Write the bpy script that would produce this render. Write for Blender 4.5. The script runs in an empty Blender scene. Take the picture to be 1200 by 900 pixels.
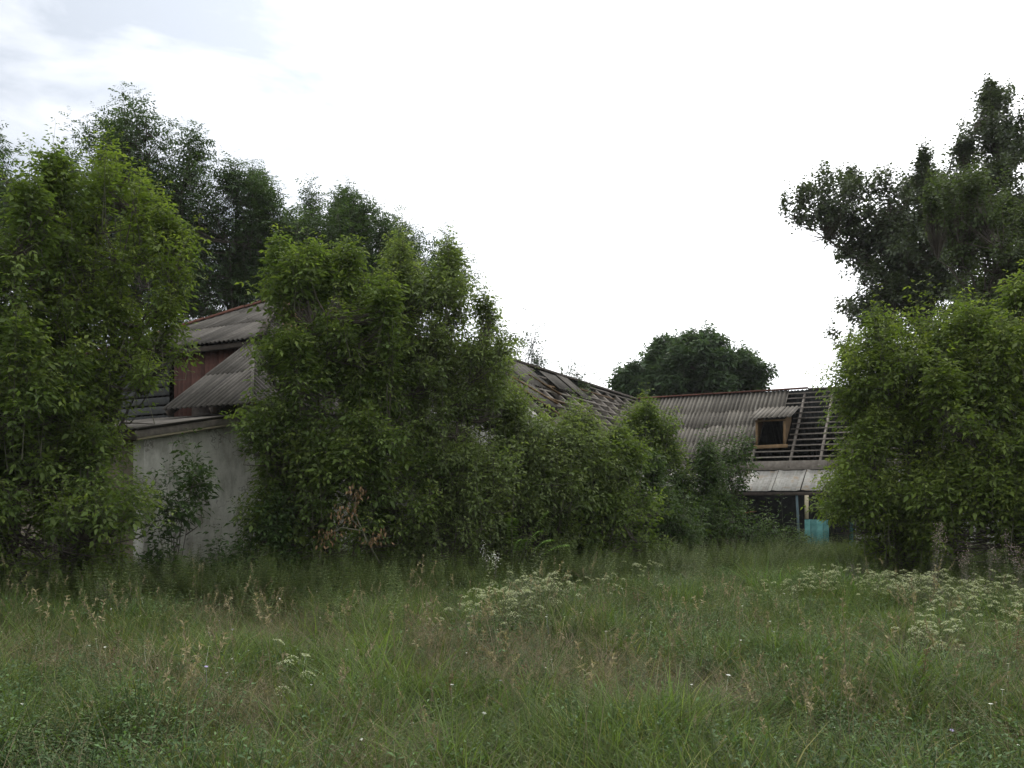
import bpy, math, random
import numpy as np
from mathutils import Vector, Matrix

# ------------------------------------------------------------------ setup
SC = bpy.context.scene
COL = SC.collection
rng = np.random.default_rng(7)
random.seed(7)
R = math.radians
EYE = 1.6
F = 1000.0            # focal length in pixels of the 1200 px wide photograph
HOR = 590.0           # horizon row

cam_d = bpy.data.cameras.new('camera')
cam_d.sensor_width = 36.0
cam_d.lens = 36.0 * F / 1200.0
cam_d.shift_y = (HOR - 450.0) / 1200.0
cam_d.clip_end = 3000.0
cam = bpy.data.objects.new('camera', cam_d)
cam.location = (0, 0, EYE)
cam.rotation_euler = (R(90), 0, 0)
COL.objects.link(cam)
SC.camera = cam

SC.view_settings.view_transform = 'Standard'
SC.view_settings.look = 'None'
SC.view_settings.exposure = 0.95
SC.view_settings.gamma = 1.0
SC.cycles.max_bounces = 7
SC.cycles.transparent_max_bounces = 8

SUN_EL, SUN_AZ = 52.0, 12.0       # azimuth clockwise from the viewing direction
world = bpy.data.worlds.new('World')
SC.world = world
world.use_nodes = True
nt = world.node_tree
nt.nodes.clear()
def wn(t, **k):
    n = nt.nodes.new(t)
    for a, b in k.items(): setattr(n, a, b)
    return n
sky = wn('ShaderNodeTexSky', sky_type='NISHITA', sun_disc=False)
sky.sun_elevation = R(SUN_EL); sky.sun_rotation = R(SUN_AZ)
tc = wn('ShaderNodeTexCoord')
mp = wn('ShaderNodeMapping'); mp.inputs['Scale'].default_value = (1.0, 1.0, 2.6)
nt.links.new(tc.outputs['Generated'], mp.inputs['Vector'])
n1 = wn('ShaderNodeTexNoise'); n1.inputs['Scale'].default_value = 4.6; n1.inputs['Detail'].default_value = 8; n1.inputs['Roughness'].default_value = .55
n1.inputs['Distortion'].default_value = .4
nt.links.new(mp.outputs[0], n1.inputs['Vector'])
cr = wn('ShaderNodeValToRGB')
cr.color_ramp.elements[0].position = .42; cr.color_ramp.elements[0].color = (.36, .385, .42, 1)
cr.color_ramp.elements[1].position = .66; cr.color_ramp.elements[1].color = (.63, .64, .66, 1)
nt.links.new(n1.outputs['Fac'], cr.inputs['Fac'])
# a thinner, greyer bank of cloud lies in the upper left of the view, wisps elsewhere
bank = wn('ShaderNodeVectorMath', operation='DOT_PRODUCT'); bank.inputs[1].default_value = Vector((-.72, 1, .52)).normalized()
nt.links.new(tc.outputs['Generated'], bank.inputs[0])
bm_ = wn('ShaderNodeMapRange', interpolation_type='SMOOTHSTEP'); bm_.inputs[1].default_value = .72; bm_.inputs[2].default_value = .96
bm_.inputs[3].default_value = .30; bm_.inputs[4].default_value = 1.0
nt.links.new(bank.outputs['Value'], bm_.inputs[0])
crm = wn('ShaderNodeMixRGB'); crm.inputs[1].default_value = (1, 1, 1, 1)
nt.links.new(bm_.outputs[0], crm.inputs[0]); nt.links.new(cr.outputs['Color'], crm.inputs[2])
# overcast veil is brightest round the hidden sun
sd = Vector((math.sin(R(SUN_AZ + 8)) * math.cos(R(36)), math.cos(R(SUN_AZ + 8)) * math.cos(R(36)), math.sin(R(36))))
dt = wn('ShaderNodeVectorMath', operation='DOT_PRODUCT'); dt.inputs[1].default_value = sd
nt.links.new(tc.outputs['Generated'], dt.inputs[0])
mr = wn('ShaderNodeMapRange'); mr.inputs[1].default_value = .66; mr.inputs[2].default_value = 1.0
mr.inputs[3].default_value = 9.4; mr.inputs[4].default_value = 15.5
nt.links.new(dt.outputs['Value'], mr.inputs[0])
mul = wn('ShaderNodeVectorMath', operation='SCALE')
nt.links.new(crm.outputs[0], mul.inputs[0]); nt.links.new(mr.outputs[0], mul.inputs['Scale'])
mx = wn('ShaderNodeMixRGB'); mx.inputs[0].default_value = .90
nt.links.new(sky.outputs[0], mx.inputs[1]); nt.links.new(mul.outputs[0], mx.inputs[2])
bg = wn('ShaderNodeBackground'); bg.inputs['Strength'].default_value = .10
nt.links.new(mx.outputs[0], bg.inputs['Color'])
wo = wn('ShaderNodeOutputWorld'); nt.links.new(bg.outputs[0], wo.inputs['Surface'])

sun_d = bpy.data.lights.new('sun', 'SUN')
sun_d.energy = .9; sun_d.angle = R(38); sun_d.color = (1, .95, .87)
sun = bpy.data.objects.new('sun', sun_d)
sv = Vector((math.sin(R(SUN_AZ)) * math.cos(R(SUN_EL)), math.cos(R(SUN_AZ)) * math.cos(R(SUN_EL)), math.sin(R(SUN_EL))))
sun.rotation_euler = sv.to_track_quat('Z', 'Y').to_euler()
sun.location = (0, 0, 40)
COL.objects.link(sun)

# ------------------------------------------------------------------ materials
def mat(name):
    m = bpy.data.materials.new(name); m.use_nodes = True
    m.node_tree.nodes.clear()
    return m, m.node_tree
def N(t, typ, **k):
    n = t.nodes.new(typ)
    for a, b in k.items(): setattr(n, a, b)
    return n
def ramp(t, stops, fac=None):
    n = N(t, 'ShaderNodeValToRGB')
    e = n.color_ramp.elements
    while len(e) < len(stops): e.new(.5)
    for i, (p, c) in enumerate(stops):
        e[i].position = p; e[i].color = (*c, 1)
    if fac is not None: t.links.new(fac, n.inputs['Fac'])
    return n.outputs['Color']
def noise(t, scale, detail=5, rough=.55, vec=None, stretch=None):
    n = N(t, 'ShaderNodeTexNoise')
    n.inputs['Scale'].default_value = scale; n.inputs['Detail'].default_value = detail; n.inputs['Roughness'].default_value = rough
    if vec is None:
        vec = N(t, 'ShaderNodeTexCoord').outputs['Object']
    if stretch:
        m = N(t, 'ShaderNodeMapping'); m.inputs['Scale'].default_value = stretch
        t.links.new(vec, m.inputs['Vector']); vec = m.outputs[0]
    t.links.new(vec, n.inputs['Vector'])
    return n.outputs['Fac']
def mixc(t, fac, a, b, mode='MIX'):
    n = N(t, 'ShaderNodeMixRGB', blend_type=mode)
    for i, v in ((0, fac), (1, a), (2, b)):
        if isinstance(v, (int, float)): n.inputs[i].default_value = v
        elif isinstance(v, tuple): n.inputs[i].default_value = (*v, 1)
        else: t.links.new(v, n.inputs[i])
    return n.outputs[0]
def finish(t, color, rough=.85, bump=None, bstr=.3, bdist=.01, spec=.25, metal=0):
    p = N(t, 'ShaderNodeBsdfPrincipled')
    p.inputs['Roughness'].default_value = rough
    p.inputs['Specular IOR Level'].default_value = spec
    p.inputs['Metallic'].default_value = metal
    if isinstance(color, tuple): p.inputs['Base Color'].default_value = (*color, 1)
    else: t.links.new(color, p.inputs['Base Color'])
    if bump is not None:
        b = N(t, 'ShaderNodeBump'); b.inputs['Strength'].default_value = bstr; b.inputs['Distance'].default_value = bdist
        t.links.new(bump, b.inputs['Height']); t.links.new(b.outputs[0], p.inputs['Normal'])
    o = N(t, 'ShaderNodeOutputMaterial'); t.links.new(p.outputs[0], o.inputs['Surface'])
    return p

def leaf_mat(name, dark, light, young, trans=.35, rough=.62, spec=.22, per_clump=False):
    m, t = mat(name)
    at = N(t, 'ShaderNodeAttribute', attribute_name='var')
    sp = N(t, 'ShaderNodeSeparateColor'); t.links.new(at.outputs['Color'], sp.inputs[0])
    c = mixc(t, sp.outputs[1], dark, light)
    c = mixc(t, sp.outputs[2], c, young)
    mr_ = N(t, 'ShaderNodeMapRange'); mr_.inputs[3].default_value = .62; mr_.inputs[4].default_value = 1.38
    t.links.new(sp.outputs[0], mr_.inputs[0])
    if per_clump:                       # every tuft has its own vigour
        oi = N(t, 'ShaderNodeObjectInfo'); m2 = N(t, 'ShaderNodeMapRange'); m2.inputs[3].default_value = .62; m2.inputs[4].default_value = 1.35
        t.links.new(oi.outputs['Random'], m2.inputs[0]); mm = N(t, 'ShaderNodeMath', operation='MULTIPLY')
        t.links.new(mr_.outputs[0], mm.inputs[0]); t.links.new(m2.outputs[0], mm.inputs[1]); mr_ = mm
    hv = N(t, 'ShaderNodeHueSaturation'); t.links.new(mr_.outputs[0], hv.inputs['Value']); t.links.new(c, hv.inputs['Color'])
    c = hv.outputs[0]
    p = N(t, 'ShaderNodeBsdfPrincipled'); p.inputs['Roughness'].default_value = rough; p.inputs['Specular IOR Level'].default_value = spec
    t.links.new(c, p.inputs['Base Color'])
    tr = N(t, 'ShaderNodeBsdfTranslucent')
    c2 = mixc(t, 1.0, c, (1.15, 1.25, .55), 'MULTIPLY'); t.links.new(c2, tr.inputs['Color'])
    mxs = N(t, 'ShaderNodeMixShader'); mxs.inputs[0].default_value = trans
    t.links.new(p.outputs[0], mxs.inputs[1]); t.links.new(tr.outputs[0], mxs.inputs[2])
    o = N(t, 'ShaderNodeOutputMaterial'); t.links.new(mxs.outputs[0], o.inputs['Surface'])
    return m

M = {}
M['elder'] = leaf_mat('box_elder_leaf', (.064, .104, .032), (.120, .170, .044), (.205, .245, .058), .48)
M['elder_pale'] = leaf_mat('pale_box_elder_leaf', (.095, .135, .052), (.150, .195, .070), (.22, .255, .09), .48)
M['elder_yellow'] = leaf_mat('yellowish_box_elder_leaf', (.078, .120, .030), (.135, .185, .042), (.22, .255, .06), .5)
M['elder_dark'] = leaf_mat('dark_maple_leaf', (.036, .066, .022), (.062, .105, .030), (.10, .14, .035), .35)  # maple is the darker-leaved species among the shrubs
M['robinia'] = leaf_mat('robinia_leaf', (.040, .070, .031), (.070, .108, .045), (.10, .145, .055), .34)
M['bright'] = leaf_mat('young_robinia_leaf', (.09, .17, .03), (.12, .22, .04), (.16, .26, .05), .4)
M['poplar'] = leaf_mat('poplar_leaf', (.054, .072, .042), (.082, .104, .058), (.10, .125, .065), .32, .45, .4)
M['aspen'] = leaf_mat('aspen_leaf', (.058, .082, .038), (.085, .115, .048), (.11, .14, .055), .35)
M['walnut'] = leaf_mat('round_tree_leaf', (.042, .074, .036), (.068, .108, .048), (.09, .13, .055), .32)
M['roof_sprout'] = leaf_mat('sprout_leaf', (.050, .075, .045), (.07, .10, .05), (.10, .13, .06), .25)
M['dead_leaf'] = leaf_mat('dead_leaf', (.13, .075, .035), (.20, .12, .06), (.22, .15, .08), .2)
M['weed'] = leaf_mat('weed_leaf', (.050, .085, .030), (.085, .125, .045), (.13, .15, .06), .35, per_clump=True)
M['grey_weed'] = leaf_mat('grey_weed_leaf', (.075, .095, .060), (.12, .135, .09), (.20, .17, .15), .25)
M['grass'] = leaf_mat('grass_blade', (.056, .098, .023), (.105, .150, .036), (.22, .21, .085), .40, per_clump=True)
M['tuss'] = leaf_mat('tussock_blade', (.078, .125, .030), (.125, .175, .045), (.20, .21, .09), .42, per_clump=True)
M['straw'] = leaf_mat('dry_grass_blade', (.125, .105, .06), (.20, .17, .105), (.29, .25, .16), .25, .7, .2, per_clump=True)
M['clover'] = leaf_mat('low_herb_leaf', (.050, .095, .035), (.075, .13, .05), (.10, .16, .06), .3, per_clump=True)
M['umbel'] = leaf_mat('umbel_floret', (.27, .31, .17), (.40, .43, .27), (.52, .54, .40), .3, .8, .1)
M['white_flower'] = leaf_mat('white_petal', (.6, .6, .56), (.75, .75, .72), (.8, .8, .8), .3, .8, .1)
M['lilac_flower'] = leaf_mat('lilac_petal', (.30, .27, .45), (.42, .38, .60), (.5, .45, .65), .3, .8, .1)
M['thistle'] = leaf_mat('weed_flower_head', (.20, .13, .13), (.30, .21, .21), (.36, .30, .28), .2, .8, .1)
M['stalk'] = leaf_mat('dry_stalk', (.10, .065, .04), (.15, .10, .06), (.2, .14, .08), .1, .8, .1)

m, t = mat('bark'); c = ramp(t, [(.3, (.05, .042, .033)), (.7, (.115, .10, .083))], noise(t, 9, 6, .6, stretch=(1, 1, .25)))
finish(t, c, .9, noise(t, 14, 4, .6, stretch=(1, 1, .2)), .6, .02); M['bark'] = m
m, t = mat('young_bark'); c = ramp(t, [(.3, (.06, .065, .04)), (.7, (.15, .145, .10))], noise(t, 6, 4, .6))
finish(t, c, .8); M['twig'] = m

m, t = mat('old_plaster')
tcg = N(t, 'ShaderNodeTexCoord').outputs['Object']
a = noise(t, 1.1, 8, .62, tcg); b = noise(t, 2.2, 6, .6, tcg, (1.6, 1.6, .75)); d = noise(t, 24, 4, .6, tcg)
c = ramp(t, [(.30, (.33, .315, .27)), (.48, (.54, .53, .475)), (.70, (.64, .635, .58))], a)
c = mixc(t, .55, c, ramp(t, [(.38, (.34, .33, .29)), (.58, (1, 1, 1))], b), 'MULTIPLY')
c = mixc(t, .25, c, ramp(t, [(.35, (.5, .5, .48)), (.6, (1, 1, 1))], d), 'MULTIPLY')
sz_ = N(t, 'ShaderNodeSeparateXYZ'); t.links.new(tcg, sz_.inputs[0])
ad = N(t, 'ShaderNodeMath', operation='MULTIPLY_ADD'); ad.inputs[1].default_value = 1.6; t.links.new(noise(t, 2.6, 6, .65, tcg), ad.inputs[0]); t.links.new(sz_.outputs[2], ad.inputs[2])
c = mixc(t, ramp(t, [(.75, (.85, .85, .85)), (1.35, (0, 0, 0))], ad.outputs[0]), c, (.16, .155, .11))   # damp, algae-stained foot of the wall
vo = N(t, 'ShaderNodeTexVoronoi', feature='DISTANCE_TO_EDGE'); vo.inputs['Scale'].default_value = .8
vm = N(t, 'ShaderNodeVectorMath', operation='ADD'); t.links.new(tcg, vm.inputs[0])
nz = N(t, 'ShaderNodeTexNoise'); nz.inputs['Scale'].default_value = 3.0; nz.inputs['Detail'].default_value = 6; t.links.new(tcg, nz.inputs['Vector']); t.links.new(nz.outputs['Color'], vm.inputs[1]); t.links.new(vm.outputs[0], vo.inputs['Vector'])
c = mixc(t, ramp(t, [(.0, (.8, .8, .8)), (.012, (0, 0, 0))], vo.outputs['Distance']), c, (.10, .09, .075))          # hairline cracks
finish(t, c, .92, noise(t, 7, 8, .65, tcg), .55, .02); M['plaster'] = m

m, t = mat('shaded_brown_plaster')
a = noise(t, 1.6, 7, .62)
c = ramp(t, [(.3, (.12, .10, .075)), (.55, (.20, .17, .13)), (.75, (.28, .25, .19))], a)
finish(t, c, .92, noise(t, 9, 6, .65), .5, .02); M['plaster_shaded'] = m  # darker copy of the plaster; bush shade is put into its colour

def sheet_material(name, lo, mid, hi, rust=None):
    m, t = mat(name)
    tco = N(t, 'ShaderNodeTexCoord').outputs['Object']
    oi = N(t, 'ShaderNodeObjectInfo')
    off = N(t, 'ShaderNodeVectorMath', operation='ADD'); t.links.new(tco, off.inputs[0])
    sc = N(t, 'ShaderNodeVectorMath', operation='SCALE'); sc.inputs[0].default_value = (17, 31, 5)
    t.links.new(oi.outputs['Random'], sc.inputs['Scale']); t.links.new(sc.outputs[0], off.inputs[1])
    v = off.outputs[0]
    a = noise(t, 2.4, 7, .62, v, (6, .22, 1)); b = noise(t, 9, 6, .65, v)
    c = ramp(t, [(.30, lo), (.5, mid), (.72, hi)], a)
    c = mixc(t, .45, c, ramp(t, [(.35, (.45, .42, .38)), (.62, (1, 1, 1))], b), 'MULTIPLY')
    # colour goes darker in the troughs of the sheets, lighter on the crests
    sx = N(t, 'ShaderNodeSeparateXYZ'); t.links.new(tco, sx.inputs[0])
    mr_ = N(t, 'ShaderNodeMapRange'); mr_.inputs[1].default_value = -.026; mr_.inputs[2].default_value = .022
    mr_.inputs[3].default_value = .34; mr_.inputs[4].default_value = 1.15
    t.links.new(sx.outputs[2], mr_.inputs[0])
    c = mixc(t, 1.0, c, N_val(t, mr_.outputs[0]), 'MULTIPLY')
    mv = N(t, 'ShaderNodeMapRange'); mv.inputs[3].default_value = .78; mv.inputs[4].default_value = 1.22
    t.links.new(oi.outputs['Random'], mv.inputs[0])
    c = mixc(t, 1.0, c, N_val(t, mv.outputs[0]), 'MULTIPLY')
    if rust:
        c = mixc(t, ramp(t, [(.55, (0, 0, 0)), (.68, (1, 1, 1))], noise(t, 3.1, 6, .6, v)), c, rust)
    finish(t, c, .9, b, .35, .006)
    return m
def N_val(t, out):
    n = N(t, 'ShaderNodeCombineColor')
    for i in range(3): t.links.new(out, n.inputs[i])
    return n.outputs[0]
M['sheet'] = sheet_material('weathered_cement_sheet', (.10, .09, .075), (.155, .142, .12), (.23, .215, .185))
M['sheet_dark'] = sheet_material('mossy_cement_sheet', (.050, .047, .040), (.085, .078, .068), (.14, .13, .115))
M['metal_sheet'] = sheet_material('old_flat_metal_sheet', (.34, .33, .29), (.46, .45, .41), (.56, .55, .51), (.30, .24, .17))

def wood(name, lo, hi):
    m, t = mat(name)
    tco = N(t, 'ShaderNodeTexCoord').outputs['Object']
    oi = N(t, 'ShaderNodeObjectInfo')
    a = noise(t, 6, 6, .65, tco, (1, 1, 1))
    c = ramp(t, [(.3, lo), (.7, hi)], a)
    mv = N(t, 'ShaderNodeMapRange'); mv.inputs[3].default_value = .7; mv.inputs[4].default_value = 1.3
    t.links.new(oi.outputs['Random'], mv.inputs[0])
    c = mixc(t, 1.0, c, N_val(t, mv.outputs[0]), 'MULTIPLY')
    finish(t, c, .88, noise(t, 22, 5, .6, tco), .4, .006)
    return m
M['wood_grey'] = wood('weathered_grey_wood', (.12, .105, .09), (.24, .215, .185))
M['wood_dark'] = wood('dark_old_wood', (.05, .042, .035), (.11, .09, .075))
M['wood_tan'] = wood('bare_tan_wood', (.11, .070, .036), (.21, .14, .075))
M['wood_red'] = wood('red_brown_painted_boards', (.042, .019, .014), (.078, .034, .025))
M['cap_red'] = wood('rusty_ridge_cap', (.10, .042, .03), (.17, .08, .058))
M['turquoise'] = wood('turquoise_paint', (.05, .16, .15), (.12, .29, .27))
M['cream'] = wood('cream_paint', (.38, .33, .22), (.50, .45, .32))
M['blue_grey'] = wood('blue_grey_paint', (.10, .15, .17), (.17, .23, .25))
M['rust'] = wood('rusted_iron', (.12, .05, .03), (.24, .11, .06))
M['interior'] = wood('dark_wall_and_shade', (.03, .033, .033), (.06, .062, .06))  # near-black walls and planks; on the rear slopes it paints roof-space shade
m, t = mat('brick_masonry')
bt = N(t, 'ShaderNodeTexBrick'); bt.inputs['Scale'].default_value = 1.0
bt.inputs['Brick Width'].default_value = .25; bt.inputs['Row Height'].default_value = .075; bt.inputs['Mortar Size'].default_value = .008
bt.inputs['Color1'].default_value = (.36, .19, .13, 1); bt.inputs['Color2'].default_value = (.27, .14, .10, 1); bt.inputs['Mortar'].default_value = (.26, .19, .15, 1)
tco = N(t, 'ShaderNodeTexCoord').outputs['Object']
mpn = N(t, 'ShaderNodeMapping'); mpn.inputs['Rotation'].default_value = (R(90), 0, 0); t.links.new(tco, mpn.inputs['Vector']); t.links.new(mpn.outputs[0], bt.inputs['Vector'])
finish(t, mixc(t, .5, bt.outputs['Color'], ramp(t, [(.3, (.5, .5, .5)), (.7, (1, 1, 1))], noise(t, 5, 5)), 'MULTIPLY'), .9, bt.outputs['Fac'], -.3, .01); M['brick'] = m

m, t = mat('meadow_soil')
a = noise(t, .5, 8, .6); b = noise(t, 14, 6, .7)
c = ramp(t, [(.3, (.030, .042, .018)), (.5, (.055, .065, .030)), (.7, (.085, .078, .045))], a)
c = mixc(t, .7, c, ramp(t, [(.35, (.35, .35, .3)), (.65, (1.1, 1.1, 1))], b), 'MULTIPLY')
finish(t, c, .95, b, .9, .05, .1); M['soil'] = m

# ------------------------------------------------------------------ object helpers
def tag(o, label=None, cat=None, group=None, kind=None):
    if label: o['label'] = label
    if cat: o['category'] = cat
    if group: o['group'] = group
    if kind: o['kind'] = kind
    return o
def thing(name, loc, label, cat, group=None):
    o = bpy.data.objects.new(name, None); COL.objects.link(o)
    o.location = loc; o.empty_display_size = .2
    return tag(o, label, cat, group)
def mesh_obj(name, me, material, parent=None, world_mesh=True):
    o = bpy.data.objects.new(name, me); COL.objects.link(o)
    if material is not None and not me.materials: me.materials.append(material)
    if parent is not None:
        o.parent = parent
        if world_mesh: o.location = -Vector(total_loc(parent))
    return o
def total_loc(p):
    v = Vector((0, 0, 0))
    while p is not None:
        v += p.location; p = p.parent
    return v

class Buf:
    """vertices, triangles and a colour per vertex, gathered as numpy arrays"""
    def __init__(s): s.V = []; s.T = []; s.C = []; s.n = 0
    def add(s, v, t, c=None):
        v = np.asarray(v, np.float32).reshape(-1, 3); t = np.asarray(t, np.int32).reshape(-1, 3)
        s.V.append(v); s.T.append(t + s.n); s.n += len(v)
        if c is None: c = np.full((len(v), 3), .5, np.float32)
        s.C.append(np.asarray(c, np.float32).reshape(-1, 3))
    def mesh(s, name, smooth=False, origin=None):
        V = np.concatenate(s.V); T = np.concatenate(s.T); C = np.concatenate(s.C)
        if origin is not None: V = V - np.asarray(origin, np.float32)
        me = bpy.data.meshes.new(name)
        me.vertices.add(len(V)); me.vertices.foreach_set('co', V.ravel())
        me.loops.add(len(T) * 3); me.loops.foreach_set('vertex_index', T.ravel())
        me.polygons.add(len(T)); me.polygons.foreach_set('loop_start', np.arange(0, len(T) * 3, 3, dtype=np.int32))
        try: me.polygons.foreach_set('loop_total', np.full(len(T), 3, np.int32))
        except Exception: pass
        if smooth: me.polygons.foreach_set('use_smooth', np.ones(len(T), bool))
        at = me.attributes.new('var', 'FLOAT_COLOR', 'POINT')
        at.data.foreach_set('color', np.concatenate([C, np.ones((len(C), 1), np.float32)], 1).ravel())
        me.update(calc_edges=True)
        return me
def unit(v): return v / np.maximum(np.linalg.norm(v, axis=-1, keepdims=True), 1e-6)

def leaves(buf, P, D, L, W, up, col, fold=.12, droop=.12):
    """rhombic leaves folded along the midrib; all arguments are arrays over the leaves"""
    n = len(P)
    if n == 0: return
    S = unit(np.cross(D, up)); Nn = np.cross(S, D)
    L = np.broadcast_to(L, (n,))[:, None]; W = np.broadcast_to(W, (n,))[:, None]
    mid = P + D * L * .42
    v = np.stack([P, mid + S * W * .5 + Nn * W * fold, P + D * L - np.array([0, 0, 1]) * L * droop, mid - S * W * .5 + Nn * W * fold], 1)
    i = np.arange(n)[:, None] * 4
    t = np.concatenate([i + np.array([[0, 1, 2]]), i + np.array([[0, 2, 3]])], 0)
    buf.add(v, t, np.repeat(col, 4, axis=0))

def tubes(buf, P, Rd, sides=3, col=(.5, .5, 0)):
    """P (n,k,3) polylines with radii Rd (n,k)"""
    P = np.asarray(P, float); Rd = np.asarray(Rd, float)
    n, k, _ = P.shape
    T = np.gradient(P, axis=1); T = unit(T)
    ref = np.where(np.abs(T[..., 2:3]) > .9, np.array([1., 0, 0]), np.array([0, 0, 1.]))
    A = unit(np.cross(T, ref)); B = np.cross(T, A)
    ang = np.arange(sides) * 2 * np.pi / sides
    v = P[:, :, None] + Rd[:, :, None, None] * (A[:, :, None] * np.cos(ang)[None, None, :, None] + B[:, :, None] * np.sin(ang)[None, None, :, None])
    base = (np.arange(n)[:, None, None] * k + np.arange(k - 1)[None, :, None]) * sides
    s = np.arange(sides)[None, None, :]; s2 = (s + 1) % sides
    a = base + s; b = base + s2; c = base + sides + s2; d = base + sides + s
    t = np.concatenate([np.stack([a, b, c], -1).reshape(-1, 3), np.stack([a, c, d], -1).reshape(-1, 3)])
    buf.add(v, t, np.tile(np.array(col), (n * k * sides, 1)))

def Wp(px, py, Y): return np.array([(px - 600) / F * Y, Y, EYE + (HOR - py) / F * Y])

# species: spacing of leaf nodes (m), leaves per node, leaflet layout [(position on rachis, angle, length)], rachis length, leaflet width ratio
def pinnate(k, l, term=1.0):
    out = []
    for i in range(k):
        p = .3 + .62 * i / max(k - 1, 1)
        out += [(p, R(68), l), (p, -R(68), l)]
    return out + [(1.0, 0, l * term)]
SPEC = {
    'elder':   dict(step=.106, per=2, lay=[(.45, R(52), .50), (.45, -R(52), .50), (.85, 0, .62)], size=.184, wr=.50, droop=.34, len=(.35, .85), mat='elder', twig='twig'),
    'robinia': dict(step=.125, per=1, lay=pinnate(3, .30), size=.38, wr=.46, droop=.30, len=(.5, 1.1), mat='robinia', twig='bark'),
    'poplar':  dict(step=.060, per=2, lay=[(.45, 0, .9)], size=.15, wr=.8, droop=.15, len=(.35, .8), mat='poplar', twig='bark'),
    'aspen':   dict(step=.060, per=2, lay=[(.35, 0, .9)], size=.115, wr=.8, droop=.2, len=(.5, .9), mat='aspen', twig='bark'),
    'walnut':  dict(step=.090, per=2, lay=[(.35, R(45), .6), (.35, -R(45), .6), (.6, 0, .75)], size=.26, wr=.55, droop=.2, len=(.5, 1.0), mat='walnut', twig='bark'),
}
def foliage_shoots(fol, tw, p0, d0, ln, sp, lift=.18, tipyoung=.8, sparse=1.0, scale=1.0, thick=1.0):
    """leafy shoots: leaves in pairs along a curved axis"""
    n = len(p0)
    size = sp['size'] * scale
    k = np.maximum((ln / (sp['step'] / sparse)).astype(int), 3)
    idx = np.repeat(np.arange(n), k)
    first = np.concatenate([[0], np.cumsum(k)[:-1]])
    j = np.arange(len(idx)) - first[idx]
    tt = .12 + .88 * (j + .5) / k[idx]
    upv = np.array([0, 0, 1.])
    P = p0[idx] + d0[idx] * (ln[idx] * tt)[:, None] + upv * (lift * ln[idx] * tt ** 2)[:, None]
    T = unit(d0[idx] + upv * (2 * lift * tt)[:, None])
    A = unit(np.cross(T, unit(rng.normal(size=3))[None] + 0 * T)); B = np.cross(T, A)
    shoot_r = rng.random(n); young_r = rng.random(n) ** 1.5 * tipyoung
    for q in range(sp['per']):
        ang = j * (np.pi / 2) + q * np.pi + rng.normal(0, .35, len(idx)) + shoot_r[idx] * 6
        rad = A * np.cos(ang)[:, None] + B * np.sin(ang)[:, None]
        sz = size * rng.uniform(.7, 1.2, len(idx)) * (1.0 - .45 * np.clip((tt - .75) / .25, 0, 1))
        D = unit(rad * .85 + T * .45 - upv * sp['droop'] * .7 + rng.normal(0, .12, T.shape))
        up = unit(upv + rng.normal(0, .45, D.shape))
        S = unit(np.cross(D, up))
        col = np.stack([rng.random(len(idx)), np.clip(shoot_r[idx] * .8 + rng.random(len(idx)) * .2, 0, 1), np.clip(young_r[idx] * tt ** 2, 0, 1)], 1)
        for (pos, a_, l_) in sp['lay']:
            Dl = unit(D * math.cos(a_) + S * math.sin(a_) - upv * sp['droop'] * .6 + rng.normal(0, .10, D.shape))
            L = sz * l_ * rng.uniform(.85, 1.15, len(sz))
            leaves(fol, P + D * (sz * pos)[:, None], Dl, L, L * sp['wr'], up, col)
    ts = np.array([0, .5, 1.0])
    PP = p0[:, None] + d0[:, None] * (ln[:, None] * ts)[..., None] + upv * (lift * ln[:, None] * ts ** 2)[..., None]
    tubes(tw, PP, thick * np.stack([.004 + .003 * ln, .0035 + 0 * ln, .0012 + 0 * ln], 1), 3)

def limb(a, b, k=7, wob=.12, sag=.15):
    a = np.array(a, float); b = np.array(b, float)
    L = np.linalg.norm(b - a)
    t = np.linspace(0, 1, k)[:, None]
    mid = np.array([a[0] + (b[0] - a[0]) * .25, a[1] + (b[1] - a[1]) * .25, a[2] + (b[2] - a[2]) * .62])
    P = (1 - t) ** 2 * a + 2 * t * (1 - t) * mid + t ** 2 * b
    w = rng.normal(0, wob * .12 * L ** .8, P.shape); w[0] = 0
    return P + w

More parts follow.
